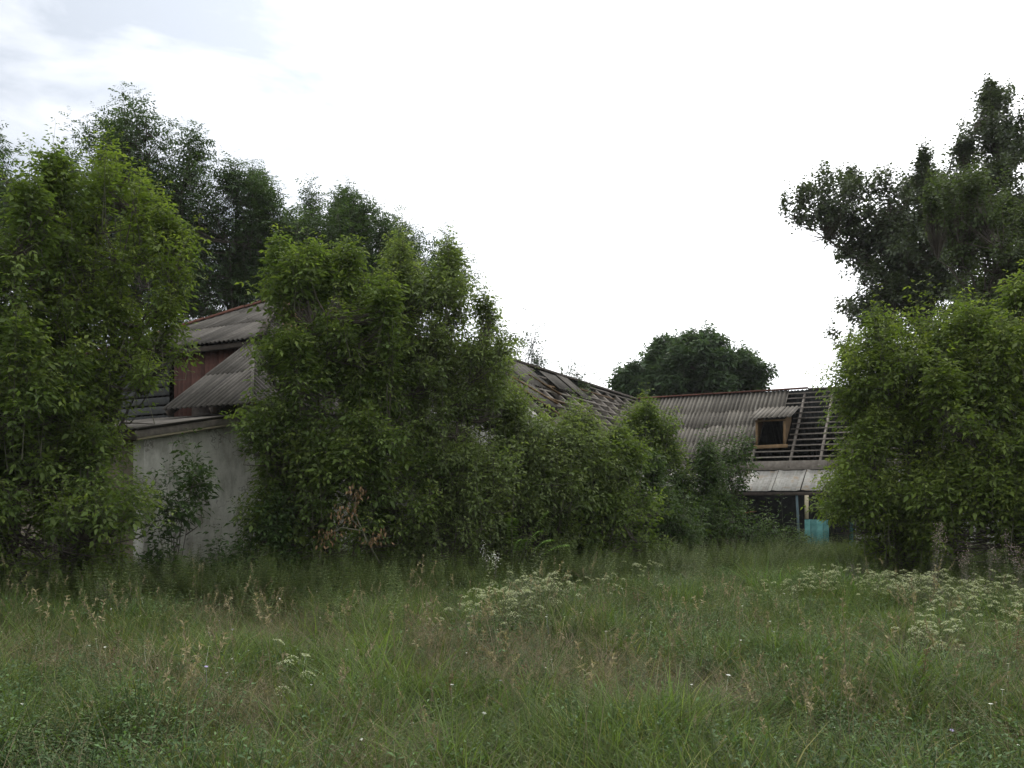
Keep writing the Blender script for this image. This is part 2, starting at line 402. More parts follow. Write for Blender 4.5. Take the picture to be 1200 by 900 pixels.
def tree(name, label, cat, base, blobs, spec, n, trunk_r=.07, upw=.9, outw=.6, group=None, scale=1.0, sparse=1.0, tipyoung=.8, stems=None, matname=None, shell=.35, lift=.10, front=.0, single=False, clump=11, cs_=.38, leaders=.14, plumes=1.6, pl_h=.5, thick=1.0):
    """blobs: (px, py, half width px, half height px, depth m, half depth m)"""
    sp = SPEC[spec]
    base = np.array([base[0], base[1], base[2] if len(base) > 2 else ground_z(base[0], base[1]) - .03], float)
    root = thing(name, base, label, cat, group)
    fol, tw, wd = Buf(), Buf(), Buf()
    limbs = []
    cs, rs, ws = [], [], []
    for (px, py, wx, wy, Y, rd) in blobs:
        cs.append(Wp(px, py, Y)); rs.append(np.array([wx / F * Y, rd, wy / F * Y]))
        r = rs[-1]; ws.append((r[0] * r[1] * r[2]) ** .72)
    ws = np.array(ws) / sum(ws)
    fork = None
    if single:
        zt = min(c[2] - r[2] * .6 for c, r in zip(cs, rs)); zt = max(zt, base[2] + .8)
        cxy = np.mean([c[:2] for c in cs], axis=0)
        fork = np.array([base[0] + (cxy[0] - base[0]) * .3, base[1] + (cxy[1] - base[1]) * .3, zt])
        P = limb(base, fork, 6, .05)
        tubes(wd, P[None], (trunk_r * np.linspace(1.15, .8, 6))[None], 8); limbs.append(P)
    for c, r, w in zip(cs, rs, ws):
        ns = max(2, int(round(14 * w))) if not single else max(2, int(12 * w))
        for _ in range(ns):
            e = c + r * rng.uniform(-.65, .65, 3); e[2] = max(e[2], base[2] + .5)
            s0 = fork if fork is not None else base + np.array([*rng.normal(0, trunk_r * 2.2, 2), 0])
            P = limb(s0, e)
            rr = trunk_r * (rng.uniform(.35, .6) if fork is not None else rng.uniform(.35, .75))
            tubes(wd, P[None], (rr * np.linspace(1, .16, 7))[None], 5); limbs.append(P)
    LP = np.concatenate([l[2:] if not single else l[1:] for l in limbs])
    allp, alld, alll = [], [], []
    for c, r, w in zip(cs, rs, ws):
        m_ = int(n * w)
        per = clump
        nc = max(2, m_ // per); m_ = nc * per
        vc = unit(rng.normal(size=(nc, 3)))
        vc[:, 1] = np.where(rng.random(nc) < .45, -np.abs(vc[:, 1]), vc[:, 1])
        rad = shell + (1 - shell) * rng.random(nc) ** .6
        rad *= rng.uniform(.82, 1.15, nc)
        cc = c + vc * r * rad[:, None]
        cr_ = cs_ * rng.uniform(.6, 1.5, nc)
        if plumes:
            npl = max(1, int(round(plumes * max(w * len(cs), .5))))
            K = 4; ext = []; er = []
            for _ in range(npl):
                a_ = rng.uniform(0, 6.28); q_ = rng.uniform(.2, .95)
                top_ = np.array([math.cos(a_) * q_ * r[0], math.sin(a_) * q_ * r[1], r[2] * math.sqrt(max(1 - q_ * q_, 0.05)) * .85])
                lean = rng.normal(0, .16, 2); hp = rng.uniform(.45, 1.25) * pl_h
                for k_ in range(K):
                    f_ = k_ / (K - 1)
                    ext.append(c + top_ + np.array([lean[0] * f_ * hp, lean[1] * f_ * hp, hp * f_])); er.append(cs_ * (.75 - .42 * f_))
            take = min(len(ext), nc // 2)
            cc[:take] = np.array(ext)[:take]; cr_[:take] = np.array(er)[:take]
            vc[:take] = unit(vc[:take] * .4 + np.array([0, 0, 1.]))
        ci = np.repeat(np.arange(nc), per)
        w_ = unit(rng.normal(size=(m_, 3)) + np.array([0, 0, .35]))
        ln = rng.uniform(sp['len'][0], sp['len'][1], m_)
        lead = rng.random(m_) < leaders
        st = cc[ci] + w_ * (cr_[ci] * rng.random(m_) ** .5)[:, None] * np.array([1, 1, .55])
        out = unit(vc[ci] * np.array([1, 1, .6]))
        d = unit(w_ * .75 + np.array([0, 0, upw]) * .5 + out * outw + rng.normal(0, .2, (m_, 3)))
        d[lead] = unit(np.array([0, 0, 1.4]) + out[lead] * .3 + rng.normal(0, .15, (lead.sum(), 3)))
        ln = np.where(lead, ln * 1.9, ln)
        st = st - d * (ln * .55)[:, None]
        gz = base[2]
        low = st[:, 2] < gz + .15
        st[low, 2] = gz + .15 + rng.random(low.sum()) * .3
        allp.append(st); alld.append(d); alll.append(ln)
    p0 = np.concatenate(allp); d0 = np.concatenate(alld); ln = np.concatenate(alll)
    foliage_shoots(fol, tw, p0, d0, ln, sp, lift, tipyoung, sparse, scale, thick)
    # thin branches tie each shoot to the nearest limb
    for i0 in range(0, len(p0), 400):
        q = p0[i0:i0 + 400]
        dd = np.linalg.norm(q[:, None] - LP[None], axis=2) + np.where(LP[None, :, 2] > q[:, None, 2] + .1, 1.5, 0)
        a = LP[dd.argmin(1)]
        mid = (a + q) / 2 + np.array([0, 0, -.06]) * np.linalg.norm(q - a, axis=1)[:, None] + rng.normal(0, .03, q.shape)
        tubes(wd, np.stack([a, mid, q], 1), np.tile([.014, .010, .007], (len(q), 1)), 3)
    f = mesh_obj('crown', fol.mesh('crown', origin=base), M[matname or sp['mat']], root, False)
    mesh_obj('twigs', tw.mesh('twigs', origin=base), M[sp['twig']], f, False)
    mesh_obj('trunk', wd.mesh('trunk', True, origin=base), M['bark'], root, False)
    return root

# ------------------------------------------------------------------ ground
def hills_np(x, y):
    return .05 * np.sin(x * .9 + 1.3) * np.sin(y * .7 + .4) + .035 * np.sin(x * 2.3 + y * 1.1) + .025 * np.sin(y * 2.9 - x * 1.7)
def ground_z(x, y): return float(hills_np(np.array(x), np.array(y)))
xs = np.concatenate([np.linspace(-900, -40, 10), np.linspace(-36, 36, 145), np.linspace(40, 900, 10)])
ys = np.concatenate([np.linspace(-300, -8, 6), np.linspace(-6, 46, 105), np.linspace(50, 1500, 12)])
gx, gy = np.meshgrid(xs, ys)
fade = np.clip((45 - np.abs(gx)) / 10, 0, 1) * np.clip((50 - gy) / 10, 0, 1) * np.clip((gy + 8) / 4, 0, 1)
gz = hills_np(gx, gy) * fade
nx, ny = len(xs), len(ys)
ii = (np.arange(ny - 1)[:, None] * nx + np.arange(nx - 1)[None]).ravel()
gb = Buf(); gb.add(np.stack([gx, gy, gz], -1).reshape(-1, 3), np.concatenate([np.stack([ii, ii + 1, ii + nx + 1], 1), np.stack([ii, ii + nx + 1, ii + nx], 1)]))
tag(mesh_obj('ground', gb.mesh('ground', True), M['soil']), kind='structure')

# ------------------------------------------------------------------ box / sheet helpers for buildings
TH = R(28.0)
nX, nY = math.cos(TH), -math.sin(TH)      # along the far wing, to the right and nearer
uX, uY = math.sin(TH), math.cos(TH)       # along the house ridge, away
class Frame:
    """plan axes a (along n) and b (along u times sgn) about an origin"""
    def __init__(s, o, sgn): s.o = o; s.g = sgn
    def __call__(s, a, b, z): return Vector((s.o[0] + nX * a + s.g * uX * b, s.o[1] + nY * a + s.g * uY * b, z))
BARN = Frame((5.0, 34.0), -1)
HOUSE = Frame((-6.9, 16.0), 1)

CUBE_CACHE = {}
def bar(name, p, q, w, h, material, parent, up=Vector((0, 0, 1)), sub=None, jitter=0):
    """a squared timber from p to q, w wide and h deep; its own object with an unscaled mesh"""
    p = Vector(p); q = Vector(q)
    d = q - p; L = d.length; x = d.normalized()
    y = up.cross(x)
    if y.length < 1e-4: y = Vector((1, 0, 0)).cross(x)
    y.normalize(); z = x.cross(y)
    key = (round(L, 2), round(w, 3), round(h, 3), material.name)
    me = CUBE_CACHE.get(key)
    if me is None:
        bf = Buf()
        X, Y, Z = L / 2, w / 2, h / 2; c = min(Y, Z) * .18
        prof = [(-Y + c, -Z), (Y - c, -Z), (Y, -Z + c), (Y, Z - c), (Y - c, Z), (-Y + c, Z), (-Y, Z - c), (-Y, -Z + c)]
        v = [(-X, a, b) for a, b in prof] + [(X, a, b) for a, b in prof]
        f = []
        for i in range(8):
            k = (i + 1) % 8; f += [(i, k, 8 + k), (i, 8 + k, 8 + i)]
        for i in range(1, 7): f += [(0, i + 1, i), (8, 8 + i, 8 + i + 1)]
        bf.add(v, f); me = bf.mesh(name); me.materials.append(material); CUBE_CACHE[key] = me
    o = bpy.data.objects.new(name, me); COL.objects.link(o)
    if parent is not None: o.parent = parent
    c = (p + q) / 2 - (total_loc(parent) if parent else Vector((0, 0, 0)))
    m3 = Matrix((x, y, z)).transposed().to_4x4(); m3.translation = c
    if jitter:
        m3 = m3 @ Matrix.Rotation(random.gauss(0, jitter), 4, 'Y') @ Matrix.Rotation(random.gauss(0, jitter), 4, 'Z')
    o.matrix_local = m3
    return o

def poly_wall(name, pts, thick, nrm, material, parent):
    """a wall slab from a planar outline (world points) and a thickness along nrm"""
    import bmesh
    bm = bmesh.new()
    vs = [bm.verts.new(Vector(p)) for p in pts]
    f = bm.faces.new(vs)
    r = bmesh.ops.extrude_face_region(bm, geom=[f])
    bmesh.ops.translate(bm, verts=[g for g in r['geom'] if isinstance(g, bmesh.types.BMVert)], vec=Vector(nrm) * thick)
    bmesh.ops.recalc_face_normals(bm, faces=bm.faces)
    me = bpy.data.meshes.new(name); bm.to_mesh(me); bm.free()
    return mesh_obj(name, me, material, parent)

SHEET_CACHE = {}
def sheet(name, O, U, V, w, l, material, parent, top=None, bot=None, wave=.15, amp=.024, flat=False, tilt=.005, jit=True):
    """one corrugated sheet: O its upper corner, U across, V down the slope (unit vectors)"""
    U = Vector(U).normalized(); V = Vector(V).normalized(); Nn = U.cross(V); 
    if Nn.z < 0: Nn = -Nn
    segs = max(int(round(w / wave * 6)), 2) if not flat else 6
    key = (round(w, 3), round(l, 3), material.name, flat) if top is None and bot is None else None
    me = SHEET_CACHE.get(key) if key else None
    if me is None:
        bf = Buf(); v = []; 
        for i in range(segs + 1):
            u = w * i / segs
            t0 = 0 if top is None else min(max(top(u), 0), l)
            t1 = l if bot is None else min(max(bot(u), 0), l)
            if t1 < t0: t1 = t0
            if flat: z = .004 * math.sin(i * 2.1)
            else: z = amp * math.cos(2 * math.pi * u / wave)
            if flat and i in (0, segs): z = .03
            for s in (0, .5, 1):
                y = t0 + (t1 - t0) * s
                zz = z + .003 * math.sin(u * 5)
                v.append((u, y, zz)); v.append((u, y, zz - .008))
        f = []
        for i in range(segs):
            a = i * 6; b = a + 6
            for s in (0, 2):
                f += [(a + s, b + s, b + s + 2), (a + s, b + s + 2, a + s + 2)]
                f += [(a + s + 1, b + s + 3, b + s + 1), (a + s + 1, a + s + 3, b + s + 3)]
            f += [(a + 4, b + 4, b + 5), (a + 4, b + 5, a + 5), (a, b + 1, b), (a, a + 1, b + 1)]
        for a in (0, segs * 6):
            for s in (0, 2): f += [(a + s, a + s + 2, a + s + 3), (a + s, a + s + 3, a + s + 1)]
        bf.add(v, f); me = bf.mesh(name, False); me.materials.append(material)
        if key: SHEET_CACHE[key] = me
    o = bpy.data.objects.new(name, me); COL.objects.link(o); o.parent = parent
    m3 = Matrix((U, V, Nn)).transposed().to_4x4()
    m3.translation = Vector(O) - total_loc(parent)
    m3 = m3 @ Matrix.Rotation(tilt, 4, 'X')
    if jit: m3 = m3 @ Matrix.Rotation(random.gauss(0, .007), 4, 'Z') @ Matrix.Translation((0, random.gauss(0, .012), random.uniform(0, .008)))
    o.matrix_local = m3
    return o

# ------------------------------------------------------------------ the far barn: two wings meeting in a valley
barn = thing('barn', BARN(3, 3, 0), 'long derelict farm barn with grey corrugated roof, bare battens and a low porch', 'barn')
RZ, EB = 5.68, 3.0
TP = .86                                   # tan of the pitch
zb = lambda b: RZ - TP * b
sl = math.hypot(1, TP)
LR = 12.5                                  # length of the sheeted wing
LB = 13.3                                  # length of the batten wing
nv = Vector((nX, nY, 0)); uv = Vector((uX, uY, 0))
# walls
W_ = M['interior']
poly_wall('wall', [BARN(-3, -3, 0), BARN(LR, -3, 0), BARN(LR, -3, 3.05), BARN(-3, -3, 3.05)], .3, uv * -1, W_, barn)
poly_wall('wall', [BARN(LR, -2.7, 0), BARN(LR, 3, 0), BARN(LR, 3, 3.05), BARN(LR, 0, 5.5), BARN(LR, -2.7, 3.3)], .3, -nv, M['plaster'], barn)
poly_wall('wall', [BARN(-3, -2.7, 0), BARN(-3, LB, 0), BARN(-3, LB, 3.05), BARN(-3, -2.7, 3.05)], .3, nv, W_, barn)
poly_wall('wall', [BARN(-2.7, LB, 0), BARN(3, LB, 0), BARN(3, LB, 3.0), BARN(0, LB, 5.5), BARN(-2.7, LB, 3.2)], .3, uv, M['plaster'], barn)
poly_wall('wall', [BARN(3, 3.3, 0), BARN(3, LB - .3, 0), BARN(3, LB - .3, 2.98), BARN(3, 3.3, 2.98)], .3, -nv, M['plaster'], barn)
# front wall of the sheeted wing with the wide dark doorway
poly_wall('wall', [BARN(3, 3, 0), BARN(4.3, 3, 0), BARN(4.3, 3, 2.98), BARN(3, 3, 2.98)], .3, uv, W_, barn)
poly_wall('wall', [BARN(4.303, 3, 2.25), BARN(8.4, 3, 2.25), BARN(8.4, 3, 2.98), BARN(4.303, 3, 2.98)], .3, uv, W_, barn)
poly_wall('wall', [BARN(8.403, 3, 0), BARN(LR - .303, 3, 0), BARN(LR - .303, 3, 2.98), BARN(8.403, 3, 2.98)], .3, uv, M['plaster'], barn)
poly_wall('earth_floor', [BARN(-2.6, -2.6, .09), BARN(LR - .4, -2.6, .09), BARN(LR - .4, 2.6, .09), BARN(2.6, 2.6, .09), BARN(2.6, LB - .4, .09), BARN(-2.6, LB - .4, .09)], .03, (0, 0, -1), M['soil'], barn)
# rear slopes (unseen side, closed; near-black paints the shade inside the roof)
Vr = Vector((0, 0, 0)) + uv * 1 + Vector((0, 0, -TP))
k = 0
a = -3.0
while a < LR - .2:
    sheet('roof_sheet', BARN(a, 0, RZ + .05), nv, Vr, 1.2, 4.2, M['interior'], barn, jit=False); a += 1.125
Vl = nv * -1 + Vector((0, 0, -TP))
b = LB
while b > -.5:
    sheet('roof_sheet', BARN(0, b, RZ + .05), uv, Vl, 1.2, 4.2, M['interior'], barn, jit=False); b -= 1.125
# front slope of the sheeted wing: rafters and battens
Vd = -uv + Vector((0, 0, -TP)); Vd.normalize()
Vs = nv + Vector((0, 0, -TP)); Vs.normalize()
off = Vector((0, 0, -.10))
a = .5
while a < LR:
    b1 = min(a, EB + .25)
    bar('rafter', BARN(a, .02, zb(.02)) + off, BARN(a, b1, zb(b1)) + off, .07, .14, M['wood_dark'] if a < 5 else M['wood_grey'], barn); a += .95 if not 4.6 < a + .95 < 6.35 else (5.12 - a if a < 5.1 else 6.4 - a)
nb = 14
for i in range(nb):
    b_ = .08 + (EB + .1) * i / (nb - 1)
    a0 = b_ + .05
    a1 = LR + .1
    segs_ = [(a0, a0 + (a1 - a0) * .5), (a0 + (a1 - a0) * .5, a1)]
    if 1.0 < b_ < 2.48: segs_ = [(a0, 5.16), (6.2, 9.5), (9.5, a1)]
    for (s0, s1) in segs_:
        if s1 - s0 < .3: continue
        bar('batten', BARN(s0 + .003, b_, zb(b_)), BARN(s1 - .003, b_ + random.uniform(-.02, .02), zb(b_) + random.uniform(-.01, .01)), .05, .045, M['wood_grey'], barn, up=Vector((0, 0, 1)))
# sheets: row by row, clipped along the valley
rows = [(-.05, 1.22), (1.10, 1.05), (2.05, 1.12), (3.05, .85)]
for ri, (s0, ln_) in enumerate(rows):
    amax = 5.85 if ri == 0 else (5.30 if ri < 3 else 4.75)
    sw = 1.2; st = 1.05
    a = .0 + (ri % 2) * -.45
    b0 = s0 / sl
    while a < amax - .2:
        w = min(sw, amax - a + .02)
        w = round(w / .15) * .15
        if w < .3: break
        if a + w < b0: a += st; continue
        aa = a
        botf = (lambda u, aa=aa, s0=s0: (aa + u) * sl - s0)
        need = (aa < (s0 + ln_) / sl + .05)
        sheet('roof_sheet', BARN(aa, b0, zb(b0) + .055 - .0), nv, Vd, w, ln_, M['sheet'], barn, bot=botf if need else None)
        a += st
# ridge caps
a = 0
while a < LR:
    w = min(1.3, LR - a)
    if a < 5.7 or a > 7:
        bar('ridge_cap', BARN(a + .003, 0, RZ + .115 + random.uniform(-.01, .015)), BARN(a + w, 0, RZ + .115 + random.uniform(-.01, .015)), .2, .05, M['cap_red'], barn)
    else:
        bar('ridge_cap', BARN(a + .003, 0, RZ + .07), BARN(a + w, 0, RZ + .06), .12, .06, M['wood_dark'], barn)
    a += w
# valley lining
bar('valley_board', BARN(.1, .1, zb(.1) + .03), BARN(3.1, 3.1, zb(3.1) + .04), .10, .03, M['wood_grey'], barn)
# batten wing slope facing right
b = .6
while b < LB:
    a1 = min(b, EB + .25)
    bar('rafter', BARN(.02, b, zb(.02)) + off, BARN(a1, b, zb(a1)) + off, .07, .14, M['wood_grey'], barn); b += 1.0
nb = 11
for i in range(nb):
    a_ = .08 + (EB + .1) * i / (nb - 1)
    s = a_ + .1
    while s < LB:
        e = min(s + random.choice([2.4, 3.1, 3.8]), LB + .1)
        if not (random.random() < .12):
            bar('batten', BARN(a_, s + .003, zb(a_)), BARN(a_ + random.uniform(-.05, .05), e - .003, zb(a_) + random.uniform(-.05, .03)), .055, .045, M['wood_grey'] if random.random() < .85 else M['wood_tan'], barn)
        s = e
bar('ridge_cap', BARN(0, .2, RZ + .06), BARN(0, LB, RZ + .06), .16, .07, M['wood_dark'], barn)
# a few sheets still lie on this slope, some askew
for (b_, s0, w, l) in [(12.9, .0, 1.2, 1.2), (11.8, .05, 1.2, 1.3), (10.9, .1, .9, 1.0), (12.6, 1.3, 1.2, 1.1), (9.3, .2, 1.2, .9), (7.9, .0, .9, 1.3)]:
    sheet('roof_sheet', BARN(s0 / sl, b_, zb(s0 / sl) + .06), uv, Vs, w, l, M['sheet_dark'], barn)
for (a0, b0, a1, b1) in [(.9, 12.6, 1.7, 11.2), (1.2, 12.9, 2.2, 12.0), (.6, 10.8, 1.2, 9.9), (1.5, 11.6, 1.6, 10.6)]:
    bar('loose_board', BARN(a0, b0, zb(a0) + .09), BARN(a1, b1, zb(a1) + .10), .12, .03, M['wood_tan'], barn)

# dormer window
dm = bpy.data.objects.new('dormer', None); COL.objects.link(dm); dm.parent = barn
dpos = BARN(5.72, 2.5, zb(2.5)); dm.location = dpos - barn.location
A0, A1, BF = 5.20, 6.12, 2.50
zs, zt = zb(BF) + .06, zb(BF) + .86
bar('frame', BARN(A0, BF, zs), BARN(A0, BF, zt), .06, .07, M['wood_tan'], dm)
bar('frame', BARN(A1, BF, zs), BARN(A1, BF, zt), .06, .07, M['wood_tan'], dm)
bar('frame', BARN(A0 - .05, BF, zt + .043), BARN(A1 + .05, BF, zt + .043), .07, .06, M['wood_tan'], dm)
bar('sill', BARN(A0 - .12, BF + .07, zs - .06), BARN(A1 + .12, BF + .07, zs - .04), .05, .12, M['wood_tan'], dm)
zr = lambda b: zt + .13 + .30 * (BF + .22 - b)
def bm_(tt): return 0
for a_, nm in ((A0, -1), (A1, 1)):
    bt_ = 1.35
    poly_wall('cheek', [BARN(a_, BF - .05, zs - .05), BARN(a_, BF - .05, zt + .06), BARN(a_, bt_, zr(bt_) - .07), BARN(a_, bt_, zb(bt_) - .02)], .03, nv * nm, M['wood_tan'], dm)
Vt = -uv + Vector((0, 0, -.30))
sheet('roof_sheet', BARN(A0 - .2, .98, zr(.98)), nv, Vt, .9, 1.92, M['sheet'], dm)
sheet('roof_sheet', BARN(A0 + .62, .98, zr(.98)), nv, Vt, .6, 1.9, M['sheet'], dm)

# wall plate, porch roof, posts
bar('fascia_board', BARN(3.4, 3.22, 2.86), BARN(7.6, 3.22, 2.86), .04, .30, M['wood_grey'], barn)
bar('fascia_board', BARN(7.61, 3.22, 2.86), BARN(LR, 3.22, 2.84), .04, .28, M['wood_grey'], barn)
Vp = (BARN(0, 4.45, 1.98) - BARN(0, 3.26, 2.66)).normalized()
a = 3.45; i = 0
while a < LR - .5:
    cut = (lambda u, a=a: (a + u - 3.26) / 1.19 * 1.37) if a < 4.5 else None
    sheet('metal_sheet', BARN(a, 3.26, 2.67 + .006 * (i % 2)), nv, Vp, .86, 1.37, M['metal_sheet'], barn, bot=cut, flat=True, tilt=0); a += .88; i += 1
bar('porch_beam', BARN(4.45, 4.38, 1.91), BARN(LR, 4.38, 1.91), .08, .10, M['wood_dark'], barn)
Vq = (BARN(4.45, 0, 1.98) - BARN(3.26, 0, 2.66)).normalized()
b = 4.35; i = 0
while b < LB - 2:
    sheet('metal_sheet', BARN(3.26, b, 2.66 + random.uniform(-.03, .05)), uv * 1.0, Vq, .88, 1.37 + random.uniform(-.1, .1), M['metal_sheet'], barn, flat=True, tilt=random.uniform(-.03, .03)); b += .93; i += 1
bar('porch_beam', BARN(4.38, 4.55, 1.91), BARN(4.38, LB - 2, 1.95), .08, .10, M['wood_grey'], barn)
bar('porch_post', BARN(6.92, 4.30, .0), BARN(6.83, 4.34, 1.86), .07, .07, M['blue_grey'], barn)
bar('porch_post', BARN(4.40, 4.40, .0), BARN(4.42, 4.38, 1.86), .09, .09, M['blue_grey'], barn)
bar('porch_post', BARN(7.15, 4.46, 1.12), BARN(7.15, 4.46, 1.86), .10, .10, M['cream'], barn)
bar('porch_post', BARN(10.2, 4.34, .0), BARN(10.2, 4.38, 1.86), .09, .09, M['blue_grey'], barn)
for i, a_ in enumerate((7.18, 7.36, 7.54, 7.72)):
    bar('parapet_board', BARN(a_, 4.46, 0), BARN(a_ + random.uniform(-.012, .012), 4.46, 1.10 + random.uniform(-.04, .01)), .176, .03, M['turquoise'], barn, up=uv)
bar('parapet_rail', BARN(7.09, 4.42, .85), BARN(7.81, 4.42, .85), .04, .07, M['wood_dark'], barn)
bar('door_post', BARN(4.36, 3.03, .0), BARN(4.36, 3.03, 2.24), .1, .1, M['turquoise'], barn)
bar('door_post', BARN(8.30, 3.03, .0), BARN(8.30, 3.03, 2.24), .1, .1, M['turquoise'], barn)
o = bar('rusty_sheet', BARN(4.75, 4.1, 1.18), BARN(5.45, 4.1, 1.34), .9, .02, M['rust'], None)
tag(o, 'rust brown iron sheet leaning among the bushes under the porch roof', 'metal sheet')

def rubble(loc, n, label, spread, mt):
    root = thing('rubble_heap', loc, label, 'rubble')
    for _ in range(n):
        p = Vector(loc) + Vector((random.gauss(0, spread), random.gauss(0, spread), random.uniform(.03, .25)))
        d = Vector((random.gauss(0, 1), random.gauss(0, 1), random.gauss(0, .4))).normalized() * .12
        bar('brick', p - d, p + d, .12, .065, random.choice(mt), root)
rubble(BARN(5.0, 4.9, .05), 16, 'small heap of pale and red broken bricks in front of the dark doorway', .22, [M['plaster'], M['brick'], M['cream']])

# ------------------------------------------------------------------ the near house with its lean-to annexe
house = thing('house', HOUSE(-4.5, 4, 0), 'abandoned plastered farmhouse with mossy corrugated hip roof and red boarded gable', 'house')
H = HOUSE
LH = 16.0
# plaster walls: side wall facing right, in one with the annexe
poly_wall('wall', [H(0, 0, -.1), H(0, 2.6, -.1), H(0, 2.6, 3.30), H(0, 0, 2.80)], .3, -nv, M['plaster'], house)
poly_wall('wall', [H(-.004, 2.603, -.1), H(-.004, LH, -.1), H(-.004, LH, 3.75), H(-.004, 2.603, 3.75)], .3, -nv, M['plaster'], house)
poly_wall('wall', [H(-.303, 0.012, -.1), H(-8.7, 0.012, -.1), H(-8.7, 0.012, 2.78), H(-.303, 0.012, 2.78)], .3, uv, M['plaster_shaded'], house)
poly_wall('wall', [H(-9.0, 0.0, -.1), H(-9.0, LH, -.1), H(-9.0, LH, 3.6), H(-9.0, 2.3, 3.6), H(-9.0, 0, 2.8)], .3, nv, M['plaster_shaded'], house)
poly_wall('wall', [H(-.31, LH, -.1), H(-8.69, LH, -.1), H(-8.69, LH, 3.6), H(-4.5, LH, 7.3), H(-.31, LH, 3.7)], .3, -uv, M['plaster'], house)
poly_wall('wall', [H(-.31, 2.6, 2.9), H(-8.69, 2.6, 2.9), H(-8.69, 2.6, 3.54), H(-.31, 2.6, 3.54)], .25, uv, M['wood_dark'], house)
poly_wall('loft_floor', [H(-.31, 2.86, 3.50), H(-8.69, 2.86, 3.50), H(-8.69, 15.6, 3.50), H(-.31, 15.6, 3.50)], .06, (0, 0, -1), M['wood_dark'], house)
# annexe roof: mono pitch over boards, with a pale fascia along the verge
Va = (H(0, -.35, 2.93) - H(0, 2.5, 3.50)).normalized()
a = .22
a = .22 - 1.05
for i in range(9):
    sheet('roof_sheet', H(a + .0, 2.5, 3.52), nv, Va, 1.2, 2.95, M['sheet_dark'], house); a -= 1.05
bar('fascia_board', H(.25, -.37, 2.86), H(.25, 2.7, 3.475), .035, .13, M['wood_grey'], house)
bar('fascia_board', H(.235, -.34, 2.775), H(.235, 2.4, 3.32), .03, .04, M['cream'], house)
bar('fascia_board', H(.22, -.36, 2.83), H(-9.2, -.36, 2.83), .035, .14, M['wood_dark'], house)
for i in range(5):
    bar('rafter', H(.10 - i * 1.9, -.30, 2.80), H(.10 - i * 1.9, 2.45, 3.35), .08, .10, M['wood_dark'], house)
# lower skirt of the hip roof facing the annexe (P2)
T2 = .74
V2 = (-uv + Vector((0, 0, -T2))).normalized(); s2 = math.hypot(1, T2)
top2 = lambda a0: (lambda u: 0)
S_ROOF = .767
B_E, Z_E = 1.8, 3.62
L2 = (4.4 - B_E) * s2
# columns measured from the verge to the hip corner
for (r0, rl) in ((0.0, L2 * .55), (L2 * .48, L2 * .54)):
    a = -1.62
    while a < .8:
        w = min(1.2, round((.92 - a) / .15) * .15)
        if w < .3: break
        bt_ = 4.4 - r0 / s2
        # the hip line clips the top: at plan a the plane ends where b - B_E = (.9 - a)
        def tp(u, a=a, r0=r0):
            bmax = B_E + (.92 - (a + u)) * 1.03
            return (4.4 - bmax) * s2 - r0
        if tp(w) > rl and tp(0) > rl: a += 1.05; continue
        sheet('roof_sheet', H(a, bt_, Z_E + T2 * (bt_ - B_E) + .02), nv, V2, w, rl, M['sheet_dark'], house, top=tp)
        a += 1.05
bar('rafter', H(-1.5, B_E, Z_E - .1), H(-1.5, 4.4, Z_E + T2 * 2.6 - .1), .08, .14, M['wood_dark'], house)
bar('rafter', H(-.2, B_E, Z_E - .1), H(-.2, 2.9, Z_E + T2 * 1.0 - .1), .08, .14, M['wood_dark'], house)
bar('hip_cap', H(.88, B_E + .05, Z_E + .06), H(-1.45, 4.25, Z_E + T2 * 2.42 + .04), .07, .03, M['sheet_dark'], house)
# upper clipped hip (P1)
T1, B1, Z1, RH, RB = .514, 4.1, 5.50, 7.74, 8.46
V1 = (-uv + Vector((0, 0, -T1))).normalized(); s1 = math.hypot(1, T1)
L1 = (RB - B1) * s1
RA = -4.5
for (r0, rl) in ((L1 * .60, L1 * .40 + .02), (L1 * .28, L1 * .36), (0, L1 * .32)):
    a = -7.95
    while a < -1.15:
        w = 1.2 if a + 1.2 < -1.05 else round((-1.05 - a) / .15) * .15
        if w < .3: break
        def tp(u, a=a, r0=r0):
            x = a + u
            # hips rise from (-1.09,B1) and (-7.9,B1) to (RA,RB)
            frac = (x + 7.9) / (RA + 7.9) if x < RA else (-1.09 - x) / (-1.09 - RA)
            return L1 * (1 - max(frac, 0)) - r0
        xs_ = [tp(w * q / 8) for q in range(9)]
        if min(xs_) > rl - .02: a += 1.05; continue
        bt_ = RB - r0 / s1
        sheet('roof_sheet', H(a, bt_, Z1 + T1 * (bt_ - B1) + .03), nv, V1, w, rl, M['sheet_dark'], house, top=tp, tilt=.006)
        a += 1.05
for q in range(5):
    f0, f1 = q / 5, (q + 1) / 5
    p = H(-7.9, B1, Z1 + .07).lerp(H(RA, RB, RH + .09), f0 + .004); p2 = H(-7.9, B1, Z1 + .07).lerp(H(RA, RB, RH + .09), f1)
    bar('hip_cap', p, p2 + Vector((0, 0, random.uniform(0, .02))), .22, .06, M['cap_red'], house)
bar('hip_cap', H(-1.09, B1, Z1 + .07), H(RA, RB, RH + .09), .14, .05, M['wood_dark'], house)
bar('eave_beam', H(-1.25, B1 + .12, Z1 - .07), H(-7.8, B1 + .12, Z1 - .07), .08, .12, M['wood_dark'], house)
poly_wall('wall', [H(-1.45, 4.50, 3.52), H(.1, 4.50, 3.52), H(.1, 4.50, 4.1), H(-1.45, 4.50, 5.3)], .1, uv, M['wood_dark'], house)  # dark infill in place of red boards, keeps the eave gap black
poly_wall('wall', [H(-1.7, 2.62, 3.543), H(-.31, 2.62, 3.543), H(-.31, 2.62, 3.95), H(-1.7, 2.62, 3.95)], .1, uv, M['wood_dark'], house)  # dark panel added so the gap under the skirt eave reads as shade
